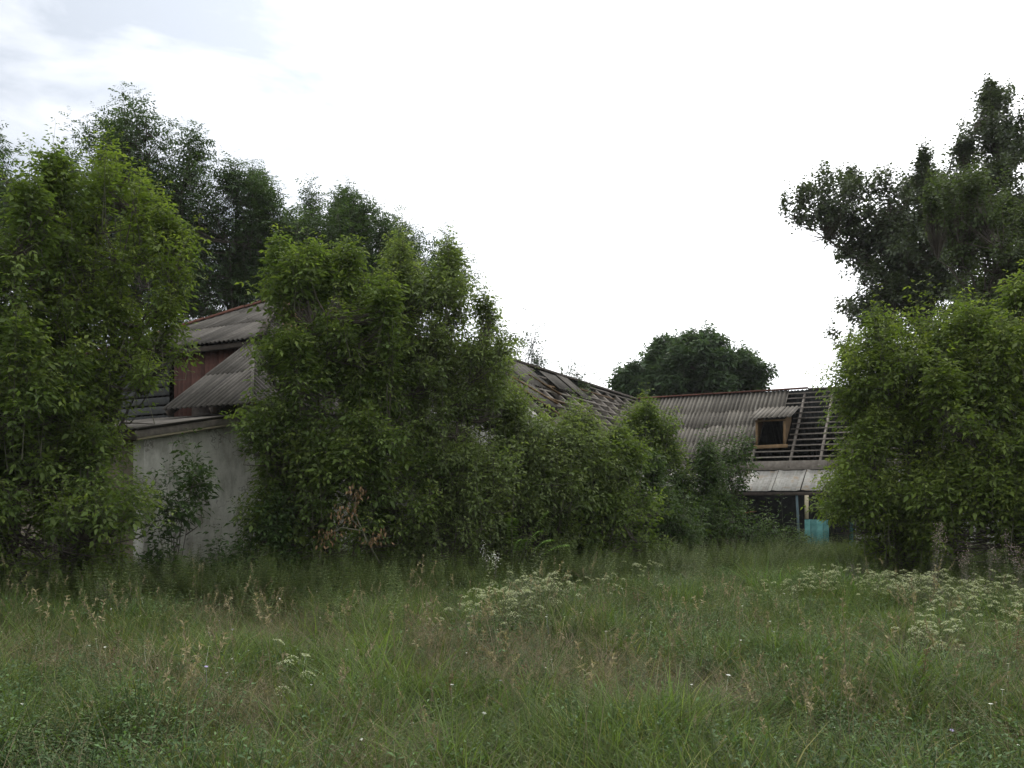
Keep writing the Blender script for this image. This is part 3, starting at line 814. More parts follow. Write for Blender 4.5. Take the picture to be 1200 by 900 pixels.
# red boarded gable under it: upright boards one by one
a = -1.62
while a > -4.45:
    zt_ = 5.44
    bar('gable_board', H(a, 4.46 + random.uniform(0, .003), 3.52), H(a, 4.46, zt_), .157, .03, M['wood_red'], house, up=uv); a -= .16
z = 3.56
while z < 5.35:
    bar('gable_plank', H(-4.56, 4.42, z), H(-7.6, 4.42 + random.uniform(0, .02), z + random.uniform(-.01, .01)), .03, .19, M['interior'], house, up=Vector((0, 0, 1))); z += .235
# side slope facing right (mostly behind leaves) and the far one
VsR = (nv + Vector((0, 0, -S_ROOF))).normalized(); sr = math.hypot(1, S_ROOF)
LS = 5.4 * sr
def side(U, V, ridge_a, sgn):
    b = 2.0
    while b < LH:
        w = 1.2
        for (r0, rl) in ((LS * .66, LS * .35), (LS * .33, LS * .36), (0, LS * .35)):
            def tp(u, b=b, r0=r0):
                bb = b + u
                if bb >= RB: return 0
                # hip: skirt hip up to the clipped one
                frac = (bb - B_E) / 2.5 * .45 if bb < 4.3 else .45 + (bb - 4.3) / (RB - 4.3) * .55
                return LS * (1 - min(frac, 1)) - r0
            if tp(w) >= rl: continue
            sheet('roof_sheet', H(ridge_a + sgn * (r0 / sr), b, RH - S_ROOF * r0 / sr + .02), U, V, w, rl, M['sheet_dark'], house, top=tp)
        b += 1.05
side(uv, VsR, RA, 1)
side(uv, (-nv + Vector((0, 0, -S_ROOF))).normalized(), RA, -1)
b = RB
while b < LH:
    bar('ridge_cap', H(RA, b + .003, RH + .08), H(RA, min(b + 1.3, LH), RH + .08 + random.uniform(-.01, .02)), .22, .06, M['cap_red'], house); b += 1.3
# brick chimney on the right-hand slope
cp = H(-1.35, 5.6, 0)
poly_wall('chimney', [H(-1.6, 5.4, 4.6), H(-1.15, 5.4, 4.6), H(-1.15, 5.4, 6.75), H(-1.6, 5.4, 6.75)], .45, uv, M['brick'], house)
poly_wall('chimney_cap', [H(-1.67, 5.33, 6.753), H(-1.08, 5.33, 6.753), H(-1.08, 5.92, 6.753), H(-1.67, 5.92, 6.753)], .1, (0, 0, 1), M['brick'], house)

# ------------------------------------------------------------------ trees and shrubs
def T(*a, **k): return tree(*a, **k)
# dark robinias behind the house, left
G1 = 'dark robinias behind the farmhouse'
back = [
    ('tall robinia with a feathery spire at the left edge behind the light green shrubs', (-17.5, 27.5), [(12, 240, 46, 62, 27, 2.2), (-40, 310, 80, 100, 27, 2.4), (60, 290, 50, 70, 27, 2)], 780),
    ('tallest dark robinia, its feathery top above the upright pale-stemmed shrub', (-12.2, 27.5), [(165, 195, 52, 58, 27.5, 2.0), (120, 290, 75, 80, 27.5, 2.3), (210, 225, 32, 35, 27.5, 1.6), (190, 330, 60, 60, 27.5, 2)], 950),
    ('dark robinia with an open notched top straight above the red gable', (-9.6, 29), [(262, 275, 52, 55, 29, 2.2), (240, 335, 85, 60, 29, 2.4), (303, 250, 24, 38, 29, 1.6), (300, 320, 60, 55, 29.5, 2.2)], 850),
    ('dark robinia behind the top end of the house ridge', (-6.8, 30), [(375, 292, 52, 48, 30, 2.2), (402, 268, 34, 28, 30, 1.6), (330, 330, 60, 55, 30, 2.2), (420, 320, 40, 50, 30, 2)], 700),
    ('smaller robinia ending the dark row, with thin ragged top beside open sky', (-3.9, 30.5), [(465, 318, 46, 34, 30.5, 2), (522, 335, 26, 34, 30.5, 1.5), (430, 345, 70, 50, 30.5, 2.2)], 560),
]
for lb, bs, bl, n in back:
    T('robinia_tree', lb, 'tree', bs, bl, 'robinia', int(n * 1.6), trunk_r=.15, upw=.75, outw=.75, group=G1, single=True, tipyoung=.4, shell=.1, cs_=.85, clump=14, leaders=.2, plumes=1.5, pl_h=1.0)
# round dark tree far behind the barn
T('round_tree', 'round dark green tree rising behind the corrugated barn roof', 'tree', (9.6, 46), [(812, 430, 52, 32, 46, 3), (770, 450, 36, 26, 46, 2.6), (862, 448, 34, 26, 46, 2.6), (815, 470, 78, 30, 46, 3), (735, 458, 20, 20, 46, 1.4), (752, 455, 30, 26, 46, 2), (800, 412, 26, 14, 46, 1.5)], 'walnut', 1500, trunk_r=.30, upw=.5, outw=.9, single=True, tipyoung=.3, shell=.3, scale=1.5, cs_=.55, clump=14, plumes=0)
# dark poplar, right, leaning out over the sky
T('poplar_tree', 'tall dark spreading poplar leaning left over the sky behind the bright shrub', 'tree', (14.6, 29.5),
  [(1165, 170, 48, 50, 30, 2.2), (1140, 255, 62, 70, 30, 2.4), (1050, 255, 56, 48, 30, 1.9), (985, 245, 42, 34, 30, 1.6), (945, 252, 22, 18, 30, 1.1), (1005, 285, 40, 26, 30, 1.5), (1070, 320, 62, 62, 30, 2.2), (1020, 372, 40, 32, 30, 1.8), (1190, 340, 70, 110, 30, 2.4), (1085, 300, 50, 60, 29, 1.8), (1120, 215, 30, 30, 30, 1.4), (1045, 345, 45, 45, 30, 1.8), (928, 258, 16, 12, 30, .8), (960, 215, 10, 14, 30, .8), (1150, 130, 24, 16, 30, 1), (1095, 235, 36, 30, 30, 1.5)],
  'poplar', 3900, trunk_r=.16, upw=.55, outw=.7, single=True, tipyoung=.3, shell=.10, cs_=.62, plumes=1, pl_h=.6)
T('aspen_tree', 'mid green slender tree between the dark poplar and the bright shrub', 'tree', (12.4, 22.5), [(1128, 260, 32, 62, 22, 1.2), (1150, 340, 48, 60, 22, 1.5), (1200, 300, 40, 70, 22, 1.5)], 'aspen', 950, trunk_r=.12, upw=.9, outw=.5, single=True, tipyoung=.5, shell=.3)

E = 'box elder shrubs grown round the buildings'
def elder(label, base, blobs, n, **k):
    return T('box_elder', label, 'shrub', base, blobs, 'elder', int(n * 1.5), group=E, **k)
elder('tall upright box elder with pale straight stems standing over the annexe roof', (-7.2, 14.2), [(135, 325, 70, 90, 14.5, 1.2), (150, 240, 28, 34, 14.5, .8), (205, 325, 26, 42, 14.5, .7), (105, 420, 80, 80, 14.3, 1.3), (185, 430, 30, 50, 14.3, .7), (75, 540, 70, 90, 14.2, 1.1), (65, 640, 80, 45, 14, 1), (20, 480, 60, 90, 14, 1), (118, 505, 36, 60, 14.1, .7)], 1080, upw=1.1, outw=.45, matname='elder_yellow', scale=.95)
elder('broad box elder filling the left edge of the meadow', (-8.0, 13.3), [(20, 340, 90, 95, 13.5, 1.3), (10, 480, 100, 110, 13.3, 1.4), (50, 610, 110, 80, 13.2, 1.2), (-60, 420, 60, 170, 13.5, 1.4), (70, 275, 45, 50, 13.8, .8)], 1150, upw=1.0, outw=.5, scale=1.05)
elder('large box elder hiding the right half of the plaster wall and house roof', (-3.6, 16.3), [(385, 385, 70, 66, 16.4, 1.1), (352, 335, 26, 30, 16.4, .7), (365, 480, 55, 62, 16.1, .9), (430, 420, 60, 75, 16.4, 1.0), (302, 525, 26, 22, 15.9, .5), (318, 440, 20, 34, 16.0, .5), (395, 595, 82, 80, 16.1, 1.1), (450, 540, 60, 90, 16.2, 1), (325, 600, 28, 60, 16.0, .6)], 1250, upw=1.0, outw=.55, scale=1.12)
elder('pale dense box elder in the middle, beside the open sky', (-1.4, 17.2), [(480, 385, 75, 60, 17.4, 1.1), (512, 358, 42, 40, 17.4, .8), (440, 345, 45, 28, 17.4, .8), (560, 420, 44, 48, 17.4, .9), (500, 480, 85, 75, 17.2, 1.2), (540, 545, 75, 85, 17.2, 1.1), (500, 625, 90, 55, 17, 1.1)], 1400, upw=1.1, outw=.5, matname='elder_pale', scale=.92, cs_=.32)
elder('rounded light green box elder covering the left end of the battened roof', (.4, 18.2), [(625, 535, 78, 46, 18.6, 1.2), (578, 485, 36, 30, 18.6, .8), (590, 590, 90, 75, 18.2, 1.2), (680, 545, 42, 32, 19, 1)], 1250, upw=.9, outw=.6, matname='elder_pale', scale=1.0)
elder('low rounded box elder in front of the battened roof end', (1.9, 19.6), [(700, 565, 58, 46, 19.8, 1.1), (700, 620, 72, 44, 19.4, 1.1), (645, 600, 60, 65, 19.2, 1)], 800, upw=.8, outw=.65, scale=1.15)
elder('narrow shrub sprouting against the valley between the two barn roofs', (4.0, 24.4), [(760, 525, 30, 30, 24.4, .8), (748, 500, 10, 12, 24.4, .4), (770, 565, 34, 35, 24.2, .8)], 330, upw=.9, outw=.6, scale=1.1)
elder('bright round box elder standing to the right of the turquoise parapet', (7.9, 17.3), [(1062, 460, 78, 62, 17.4, 1.4), (1018, 480, 42, 42, 17.4, 1.0), (1006, 560, 42, 56, 17.1, 1.1), (1062, 600, 72, 62, 17.1, 1.4), (1092, 415, 50, 40, 17.5, 1)], 1300, upw=.9, outw=.6, matname='elder_yellow', cs_=.40)
elder('tall bright box elder at the right edge with plume-like shoots', (10.0, 16.5), [(1165, 430, 50, 55, 16.6, 1.2), (1150, 500, 80, 85, 16.4, 1.3), (1225, 475, 60, 115, 16.6, 1.2), (1160, 600, 90, 65, 16, 1.1), (1180, 560, 60, 60, 15.9, .9), (1130, 395, 20, 22, 16.7, .6), (1190, 375, 28, 24, 16.7, .6)], 1150, upw=1.05, outw=.5, matname='elder_yellow', scale=1.15)
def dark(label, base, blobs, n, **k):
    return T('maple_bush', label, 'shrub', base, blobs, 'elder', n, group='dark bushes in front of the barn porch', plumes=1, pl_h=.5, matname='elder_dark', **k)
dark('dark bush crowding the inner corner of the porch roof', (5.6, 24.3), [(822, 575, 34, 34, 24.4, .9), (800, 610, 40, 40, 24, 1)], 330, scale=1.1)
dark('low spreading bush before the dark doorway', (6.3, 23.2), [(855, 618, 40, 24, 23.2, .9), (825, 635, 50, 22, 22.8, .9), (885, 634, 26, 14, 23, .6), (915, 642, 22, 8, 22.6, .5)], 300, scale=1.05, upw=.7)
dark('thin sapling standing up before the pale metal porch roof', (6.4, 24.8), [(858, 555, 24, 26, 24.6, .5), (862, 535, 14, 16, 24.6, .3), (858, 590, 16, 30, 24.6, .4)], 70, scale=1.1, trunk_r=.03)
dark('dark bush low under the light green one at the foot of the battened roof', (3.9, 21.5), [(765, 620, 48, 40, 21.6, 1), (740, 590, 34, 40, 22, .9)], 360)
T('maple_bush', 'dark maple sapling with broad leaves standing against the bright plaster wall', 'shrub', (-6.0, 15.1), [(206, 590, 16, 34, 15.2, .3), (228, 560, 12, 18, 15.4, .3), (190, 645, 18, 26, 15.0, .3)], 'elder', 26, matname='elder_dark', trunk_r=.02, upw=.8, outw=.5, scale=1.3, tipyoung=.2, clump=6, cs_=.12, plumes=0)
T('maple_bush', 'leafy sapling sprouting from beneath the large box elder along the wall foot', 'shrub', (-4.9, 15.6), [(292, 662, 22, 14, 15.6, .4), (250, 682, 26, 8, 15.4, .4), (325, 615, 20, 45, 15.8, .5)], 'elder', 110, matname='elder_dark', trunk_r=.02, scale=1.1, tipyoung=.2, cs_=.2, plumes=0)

# sprouts seen over the battened ridge
G2 = 'thin saplings beyond the battened ridge'
for lb, px, top, w, n in (('feathery sapling beyond the upper end of the battened ridge', 572, 385, 10, 14), ('bushy sapling beyond the ridge, second from the upper end', 588, 392, 16, 26),
                          ('tallest thin sapling beyond the ridge, with a tuft on a bare stem', 618, 390, 10, 10), ('forked sapling beyond the middle of the ridge', 634, 408, 14, 16),
                          ('low sapling beyond the lower ridge', 662, 425, 14, 18), ('lowest sapling beyond the ridge near the bare rafters', 676, 432, 12, 14)):
    Y = 29.0
    x = (px - 600) / F * Y
    T('roof_sapling', lb, 'sapling', (x, Y), [(px, top + 14, w, 15, Y, .4), (px + 4, top + 42, w * 1.1, 20, Y, .5)], 'robinia', n, trunk_r=.03, upw=.9, outw=.6, clump=3, cs_=.22, plumes=0, thick=2.2, group=G2, matname='roof_sprout', tipyoung=.3)

# bright young robinia fronds at the bush foot
root = thing('robinia_seedling', (.1, 16.4, ground_z(.1, 16.4)), 'bright green robinia seedling with long arching fronds at the bush foot', 'seedling')
fb, tb = Buf(), Buf()
fr = [((.0, 16.4, .1), Wp(600, 608, 16.2)), ((.1, 16.4, .1), Wp(632, 622, 16.2)), ((.1, 16.4, .1), Wp(665, 638, 16.3)), ((.1, 16.4, .1), Wp(645, 632, 16.1)), ((0, 16.4, .1), Wp(612, 632, 16.1)), ((0, 16.4, .1), Wp(640, 600, 16.5))]
for s, e in fr:
    s = np.array(s, float); mid = e * 1.0; q = s + (e - s) * .55 + np.array([0, 0, .35])
    t_ = np.linspace(0, 1, 12)[:, None]
    P = (1 - t_) ** 2 * s + 2 * t_ * (1 - t_) * q + t_ ** 2 * e
    tubes(tb, P[None], np.linspace(.008, .002, 12)[None], 3)
    t2 = np.linspace(.45, 1, 13)[:, None]; P = (1 - t2) ** 2 * s + 2 * t2 * (1 - t2) * q + t2 ** 2 * e
    Tn = unit(np.gradient(P, axis=0)); S = unit(np.cross(Tn, [0, 0, 1.]))
    for sg in (-1, 1):
        leaves(fb, P, unit(S * sg + Tn * .35 - np.array([0, 0, .25])), .13, .05, np.tile([0, 0, 1.], (13, 1)), rng.random((13, 3)))
mesh_obj('foliage', fb.mesh('fronds'), M['bright'], root); mesh_obj('stem', tb.mesh('stems'), M['twig'], root)

# dead branch with brown leaves hanging out of the large box elder
root = thing('dead_branch', Wp(440, 640, 14.9), 'broken dead branch with shrivelled brown leaves hanging in the dark bush', 'branch')
fb, tb = Buf(), Buf()
pts = [Wp(445, 660, 15.3), Wp(425, 622, 14.9), Wp(402, 598, 14.7)]
br = [pts, [pts[1], Wp(400, 618, 14.7), Wp(378, 630, 14.6)], [pts[1], Wp(415, 600, 14.8), Wp(418, 575, 14.8)], [pts[1], Wp(430, 635, 14.7), Wp(445, 628, 14.6)]]
for b_ in br:
    tubes(tb, np.array(b_)[None], np.array([[.012, .008, .004]]), 4)
    e = np.array(b_[-1]); m_ = np.array(b_[1])
    P = np.concatenate([e + rng.normal(0, .08, (26, 3)), m_ + (e - m_) * rng.random((20, 1)) + rng.normal(0, .05, (20, 3))])
    leaves(fb, P, unit(rng.normal(0, .5, P.shape) + np.array([0, 0, -1])), .08, .035, unit(rng.normal(size=P.shape)), rng.random((len(P), 3)), .3)
mesh_obj('dead_leaves', fb.mesh('dead_leaves'), M['dead_leaf'], root); mesh_obj('stem', tb.mesh('stems'), M['twig'], root)

hz, t = mat('thin_haze'); pv = N(t, 'ShaderNodeVolumePrincipled'); pv.inputs['Density'].default_value = .0003; pv.inputs['Color'].default_value = (.95, .97, 1, 1)
ov = N(t, 'ShaderNodeOutputMaterial'); t.links.new(pv.outputs[0], ov.inputs['Volume'])
hb = Buf(); X_, Y0_, Y1_, Z_ = 950, -320, 1550, 26
hv_ = [(-X_, Y0_, -1.5), (X_, Y0_, -1.5), (X_, Y1_, -1.5), (-X_, Y1_, -1.5), (-X_, Y0_, Z_), (X_, Y0_, Z_), (X_, Y1_, Z_), (-X_, Y1_, Z_)]
hb.add(hv_, [(0, 2, 1), (0, 3, 2), (4, 5, 6), (4, 6, 7), (0, 1, 5), (0, 5, 4), (1, 2, 6), (1, 6, 5), (2, 3, 7), (2, 7, 6), (3, 0, 4), (3, 4, 7)])
tag(mesh_obj('haze', hb.mesh('haze'), hz), kind='stuff')

# far-off wood closing the horizon beyond everything
fb = Buf()
n = 26000
ang = rng.uniform(-1.5, 1.5, n); rr = rng.uniform(70, 86, n)
hh = (5.2 + 1.6 * np.sin(ang * 23) + 1.3 * np.sin(ang * 51 + 1) + .8 * np.sin(ang * 97))
P = np.stack([np.sin(ang) * rr, np.cos(ang) * rr, hh * rng.random(n) ** .6], 1)
leaves(fb, P, unit(rng.normal(size=(n, 3))), rng.uniform(.5, .9, n), rng.uniform(.35, .6, n), unit(rng.normal(size=(n, 3))), rng.random((n, 3)) * np.array([1, 1, .2]))
tag(mesh_obj('distant_woodland', fb.mesh('distant_woodland'), M['robinia']), 'far-off band of woodland beyond the farm buildings', 'woodland', kind='stuff')

# ------------------------------------------------------------------ meadow
def blades(buf, n, rad, hmin, hmax, w, lean, curl, colf, seg=3, young=0, flat=0):
    ang = rng.uniform(0, 2 * np.pi, n); r = rad * np.sqrt(rng.random(n))
    B = np.stack([np.cos(ang) * r, np.sin(ang) * r, np.zeros(n) - .02], 1)
    h = rng.uniform(hmin, hmax, n)
    a2 = ang + rng.normal(0, .9, n)
    D = np.stack([np.cos(a2), np.sin(a2), np.zeros(n)], 1)
    le = np.abs(rng.normal(lean, lean * .5, n)); cu = np.abs(rng.normal(curl, curl * .5, n))
    S = np.stack([-np.sin(a2), np.cos(a2), np.zeros(n)], 1)
    tw = rng.uniform(-.8, .8, n)[:, None]; S = unit(S * np.cos(tw) + D * np.sin(tw))
    ts = np.linspace(0, 1, seg + 1)
    col = np.stack([rng.random(n), rng.random(n), (rng.random(n) < young) * rng.random(n)], 1)
    vs = []
    for k_, t_ in enumerate(ts):
        c = B + D * (h * (le * t_ + cu * t_ ** 2))[:, None] + np.array([0, 0, 1.]) * (h * (t_ - .45 * cu * t_ ** 2) * (1 - flat))[:, None]
        wd_ = w * (1 - t_ ** 1.5) * .5
        if k_ < seg: vs += [c - S * wd_, c + S * wd_]
        else: vs += [c]
    v = np.stack(vs, 1); m_ = 2 * seg + 1
    i = np.arange(n)[:, None] * m_
    f = []
    for k_ in range(seg - 1):
        o_ = 2 * k_; f += [i + np.array([[o_, o_ + 1, o_ + 3]]), i + np.array([[o_, o_ + 3, o_ + 2]])]
    o_ = 2 * (seg - 1); f += [i + np.array([[o_, o_ + 1, o_ + 2]])]
    buf.add(v, np.concatenate(f), np.repeat(col, m_, axis=0))

def src(name, buf, material):
    me = buf.mesh(name); me.materials.append(material)
    return bpy.data.objects.new(name, me)
def scatter(name, label, cat, srcs, P, rot, scl, idx):
    c = bpy.data.collections.new(name + '_kinds')
    for i, o in enumerate(srcs):
        o.name = '%s_kind_%02d' % (name, i); c.objects.link(o)
    me = bpy.data.meshes.new(name); me.vertices.add(len(P)); me.vertices.foreach_set('co', P.astype(np.float32).ravel())
    a = me.attributes.new('rot', 'FLOAT_VECTOR', 'POINT'); a.data.foreach_set('vector', rot.astype(np.float32).ravel())
    a = me.attributes.new('scl', 'FLOAT', 'POINT'); a.data.foreach_set('value', scl.astype(np.float32))
    a = me.attributes.new('idx', 'INT', 'POINT'); a.data.foreach_set('value', idx.astype(np.int32))
    o = bpy.data.objects.new(name, me); COL.objects.link(o)
    tag(o, label, cat, kind='stuff')
    g = bpy.data.node_groups.new(name, 'GeometryNodeTree')
    g.interface.new_socket('Geometry', in_out='INPUT', socket_type='NodeSocketGeometry')
    g.interface.new_socket('Geometry', in_out='OUTPUT', socket_type='NodeSocketGeometry')
    gi = g.nodes.new('NodeGroupInput'); go = g.nodes.new('NodeGroupOutput')
    ci = g.nodes.new('GeometryNodeCollectionInfo'); ci.inputs['Collection'].default_value = c
    ci.inputs['Separate Children'].default_value = True; ci.inputs['Reset Children'].default_value = True
    ip = g.nodes.new('GeometryNodeInstanceOnPoints'); ip.inputs['Pick Instance'].default_value = True
    def att(nm, ty):
        n_ = g.nodes.new('GeometryNodeInputNamedAttribute'); n_.data_type = ty; n_.inputs['Name'].default_value = nm; return n_.outputs['Attribute']
    g.links.new(gi.outputs[0], ip.inputs['Points']); g.links.new(ci.outputs[0], ip.inputs['Instance'])
    g.links.new(att('idx', 'INT'), ip.inputs['Instance Index'])
    e2r = g.nodes.new('FunctionNodeEulerToRotation'); g.links.new(att('rot', 'FLOAT_VECTOR'), e2r.inputs[0])
    g.links.new(e2r.outputs[0], ip.inputs['Rotation']); g.links.new(att('scl', 'FLOAT'), ip.inputs['Scale'])
    g.links.new(ip.outputs[0], go.inputs[0])
    md = o.modifiers.new('scatter', 'NODES'); md.node_group = g
    return o

def vnoise(x, y, s, seed):
    r_ = np.random.default_rng(seed); v = 0 * x
    for k_ in range(5):
        a_ = r_.uniform(0, 2 * np.pi); f = s * r_.uniform(.6, 1.6); p = r_.uniform(0, 6.28)
        v = v + np.sin((x * np.cos(a_) + y * np.sin(a_)) * f + p + 1.2 * np.sin(x * f * .5 + y * f * .37 + p))
    return v / 5
def field(n, y0=2.2, y1=27, widen=.78, pw=1.0):
    """points over the meadow, denser near the viewer"""
    u = rng.random(n)
    # density ~ y^-pw per unit area times width ~ y
    if pw == 1.0: y = y0 + (y1 - y0) * u
    else:
        e = 2 - pw; y = (y0 ** e + (y1 ** e - y0 ** e) * u) ** (1 / e)
    x = rng.uniform(-1, 1, n) * (y * widen + 1.2)
    return x, y
def inside_building(x, y):
    rel = (x - 5.0, y - 34.0); a = rel[0] * nX + rel[1] * nY; b = -(rel[0] * uX + rel[1] * uY)
    c1 = ((a > -3) & (a < LR) & (b > -3) & (b < 3.0)) | ((a > -3) & (a < 3) & (b > -3) & (b < LB))
    rel = (x + 6.9, y - 16.0); a = rel[0] * nX + rel[1] * nY; b = rel[0] * uX + rel[1] * uY
    return c1 | ((a > -9) & (a < 0.02) & (b > 0) & (b < LH))
def place(x, y, smin, smax, tilt=.12, k=1, zoff=0.0):
    ok = ~inside_building(x, y); x = x[ok]; y = y[ok]; n = len(x)
    P = np.stack([x, y, hills_np(x, y) + zoff], 1)
    rot = np.stack([rng.normal(0, tilt, n), rng.normal(0, tilt, n), rng.uniform(0, 6.28, n)], 1)
    return P, rot, rng.uniform(smin, smax, n), rng.integers(0, k, n)

gs = []
for i in range(7):
    b_ = Buf(); blades(b_, 36, .13, .10, .36, .0098, .34, .62, None, young=.22); gs.append(src('green', b_, M['grass']))
x, y = field(30000, pw=1.15); st_ = (vnoise(x, y, 1.6, 11) > .10) & (y < 17); keep = (rng.random(len(x)) < .50 + .5 * (vnoise(x, y, 1.2, 3) > -.15)) & ((rng.random(len(x)) < .45) | ~st_)
P, r_, s_, i_ = place(x[keep], y[keep], .65, 1.25, k=7)
s_ *= np.where((vnoise(P[:, 0], P[:, 1], 1.6, 11) > .10) & (P[:, 1] < 17), .62, 1.0)
s_ *= .75 + .5 * np.clip(vnoise(P[:, 0], P[:, 1], 2.6, 8) + .35, 0, 1) + .35 * np.clip(vnoise(P[:, 0], P[:, 1], .8, 5) + .3, 0, 1) + np.clip((P[:, 1] - 13) / 14, 0, .5)
scatter('meadow_grass', 'rough green meadow grass covering the whole foreground', 'grass', gs, P, r_, s_, i_)
gs = []
for i in range(5):
    b_ = Buf(); blades(b_, 26, .20, .18, .45, .005, .6, .7, None, young=.3, flat=.30); gs.append(src('dry', b_, M['straw']))
x, y = field(24000, pw=1.3); keep = rng.random(len(x)) < np.clip(.26 + .7 * (vnoise(x, y, 1.6, 11) > .10) * (y < 17), 0, 1)
P, r_, s_, i_ = place(x[keep], y[keep], .6, 1.2, k=5, tilt=.25)
scatter('dry_grass', 'flattened straw coloured dry grass lying in patches in the meadow', 'grass', gs, P, r_, s_, i_)
# bright tussocks of broader blades standing in drifts
gs = []
for i in range(4):
    b_ = Buf(); blades(b_, 46, .09, .28, .60, .0105, .40, .60, None, seg=4, young=.12); gs.append(src('tussock', b_, M['tuss']))
x, y = field(3400, 3.0, 24, pw=1.2); keep = rng.random(len(x)) < np.clip(.06 + 1.1 * (vnoise(x, y, .9, 41) > .16) + .3 * (x > 2), 0, 1)
P, r_, s_, i_ = place(x[keep], y[keep], .55, 1.15, k=4)
scatter('tussock_grass', 'brighter green tussocks standing out of the meadow in drifts', 'grass', gs, P, r_, s_, i_)
# low herbs with small oval leaves
gs = []
for i in range(5):
    b_ = Buf(); n = 60
    P0 = np.stack([rng.normal(0, .10, n), rng.normal(0, .10, n), rng.uniform(.03, .26, n)], 1)
    leaves(b_, P0, unit(rng.normal(size=(n, 3)) * [1, 1, .4]), rng.uniform(.018, .04, n), rng.uniform(.007, .015, n), unit(rng.normal(0, .4, (n, 3)) + [0, 0, 1]), rng.random((n, 3)))
    st = np.stack([np.stack([P0[:12, 0] * .3, P0[:12, 1] * .3, np.zeros(12)], 1), P0[:12]], 1); tubes(b_, st, np.full((12, 2), .0015), 3)
    gs.append(src('herb', b_, M['clover']))
x, y = field(11000, pw=1.2); keep = rng.random(len(x)) < .25 + .6 * (vnoise(x, y, 1.0, 21) > .1)
P, r_, s_, i_ = place(x[keep], y[keep], .7, 1.5, k=5)
scatter('low_herbs', 'low leafy herbs growing through the meadow grass', 'herbs', gs, P, r_, s_, i_)
# taller rank weeds along the feet of the bushes
gs = []
for i in range(5):
    b_ = Buf(); 
    for _ in range(6):
        n = 16; base = rng.normal(0, .09, 2); h = rng.uniform(.35, .75); ln_ = rng.normal(0, .12, 2)
        tt = np.linspace(.12, 1, n); Pn = np.stack([base[0] + ln_[0] * tt, base[1] + ln_[1] * tt, h * tt], 1)
        tubes(b_, np.array([[[*base, 0], [base[0] + ln_[0], base[1] + ln_[1], h]]]), np.array([[.003, .001]]), 3, (.5, .8, .2))
        for q in range(2):
            an = np.arange(n) * 2.4 + q * 3.1
            leaves(b_, Pn, unit(np.stack([np.cos(an), np.sin(an), .25 + 0 * an], 1)), (.10 - .06 * tt), (.032 - .018 * tt), np.tile([0, 0, 1.], (n, 1)), rng.random((n, 3)))
    gs.append(src('rank', b_, M['weed']))
x, y = field(9000, 9.5, 28, pw=1.0)
edge = np.interp(x, [-14, -6, -2, 3, 6, 9, 14], [12.2, 13.6, 14.6, 17.5, 19.5, 14.5, 13.0])
keep = (rng.random(len(x)) < np.where((y > edge - 1.6) & (y < edge + 8), .85, .06))
P, r_, s_, i_ = place(x[keep], y[keep], .6, 1.3, k=5)
scatter('rank_weeds', 'rank leafy weeds thick along the feet of the bushes', 'weeds', gs, P, r_, s_, i_)
x, y = field(1500, 4.2, 17, pw=1.2)
P, r_, s_, i_ = place(x, y, .28, .62, k=5, tilt=.2)
gs2 = [bpy.data.objects.new('weedlet', o_.data) for o_ in gs]
scatter('meadow_weeds', 'small leafy weeds of mixed height scattered through the meadow grass', 'weeds', gs2, P, r_, s_, i_)
# seeding grasses: thin stems with pale panicles
gs = []
for i in range(6):
    b_ = Buf()
    for _ in range(3):
        h = rng.uniform(.5, .95); base = rng.normal(0, .07, 2); ln_ = rng.normal(0, .16, 2)
        tt = np.linspace(0, 1, 6); Pn = np.stack([base[0] + ln_[0] * tt ** 2, base[1] + ln_[1] * tt ** 2, h * (tt - .05 * tt ** 2)], 1)
        tubes(b_, Pn[None], np.linspace(.0022, .0012, 6)[None], 3, (.5, .5, .2))
        n = 22; hd = Pn[-1] + (Pn[-2] - Pn[-1]) * rng.random((n, 1)) * .9
        leaves(b_, hd, unit(rng.normal(0, .5, (n, 3)) + [ln_[0], ln_[1], .8]), .035, .009, unit(rng.normal(size=(n, 3))), rng.random((n, 3)))
    gs.append(src('seed', b_, M['straw']))
x, y = field(330, 4.5, 12.5, pw=1.3)
P, r_, s_, i_ = place(x, y, .5, 1.1, k=6, tilt=.1)
scatter('seeding_grass', 'scattered thin seeding grass stems with pale panicles in the meadow', 'grass', gs, P, r_, s_, i_)
# tiny wild flowers
for nm, lb, mt, cnt, sd_ in (('white_flowers', 'tiny white flower heads dotted through the meadow', 'white_flower', 330, 31), ('lilac_flowers', 'tiny lilac flowers dotted sparsely through the meadow', 'lilac_flower', 60, 33)):
    gs = []
    for i in range(3):
        b_ = Buf(); h = .30 + .06 * i; n = 10
        tubes(b_, np.array([[[0, 0, 0], [.02, .01, h]]]), np.array([[.002, .0012]]), 3)
        an = np.arange(n) * .628
        leaves(b_, np.tile([.02, .01, h], (n, 1)), unit(np.stack([np.cos(an), np.sin(an), .15 + 0 * an], 1)), .020, .012, np.tile([0, 0, 1.], (n, 1)), rng.random((n, 3)))
        gs.append(src('fl', b_, M[mt]))
    x, y = field(cnt, 4.8, 19, pw=1.1)
    P, r_, s_, i_ = place(x, y, .45, .95, k=3, tilt=.2)
    scatter(nm, lb, 'flowers', gs, P, r_, s_, i_)

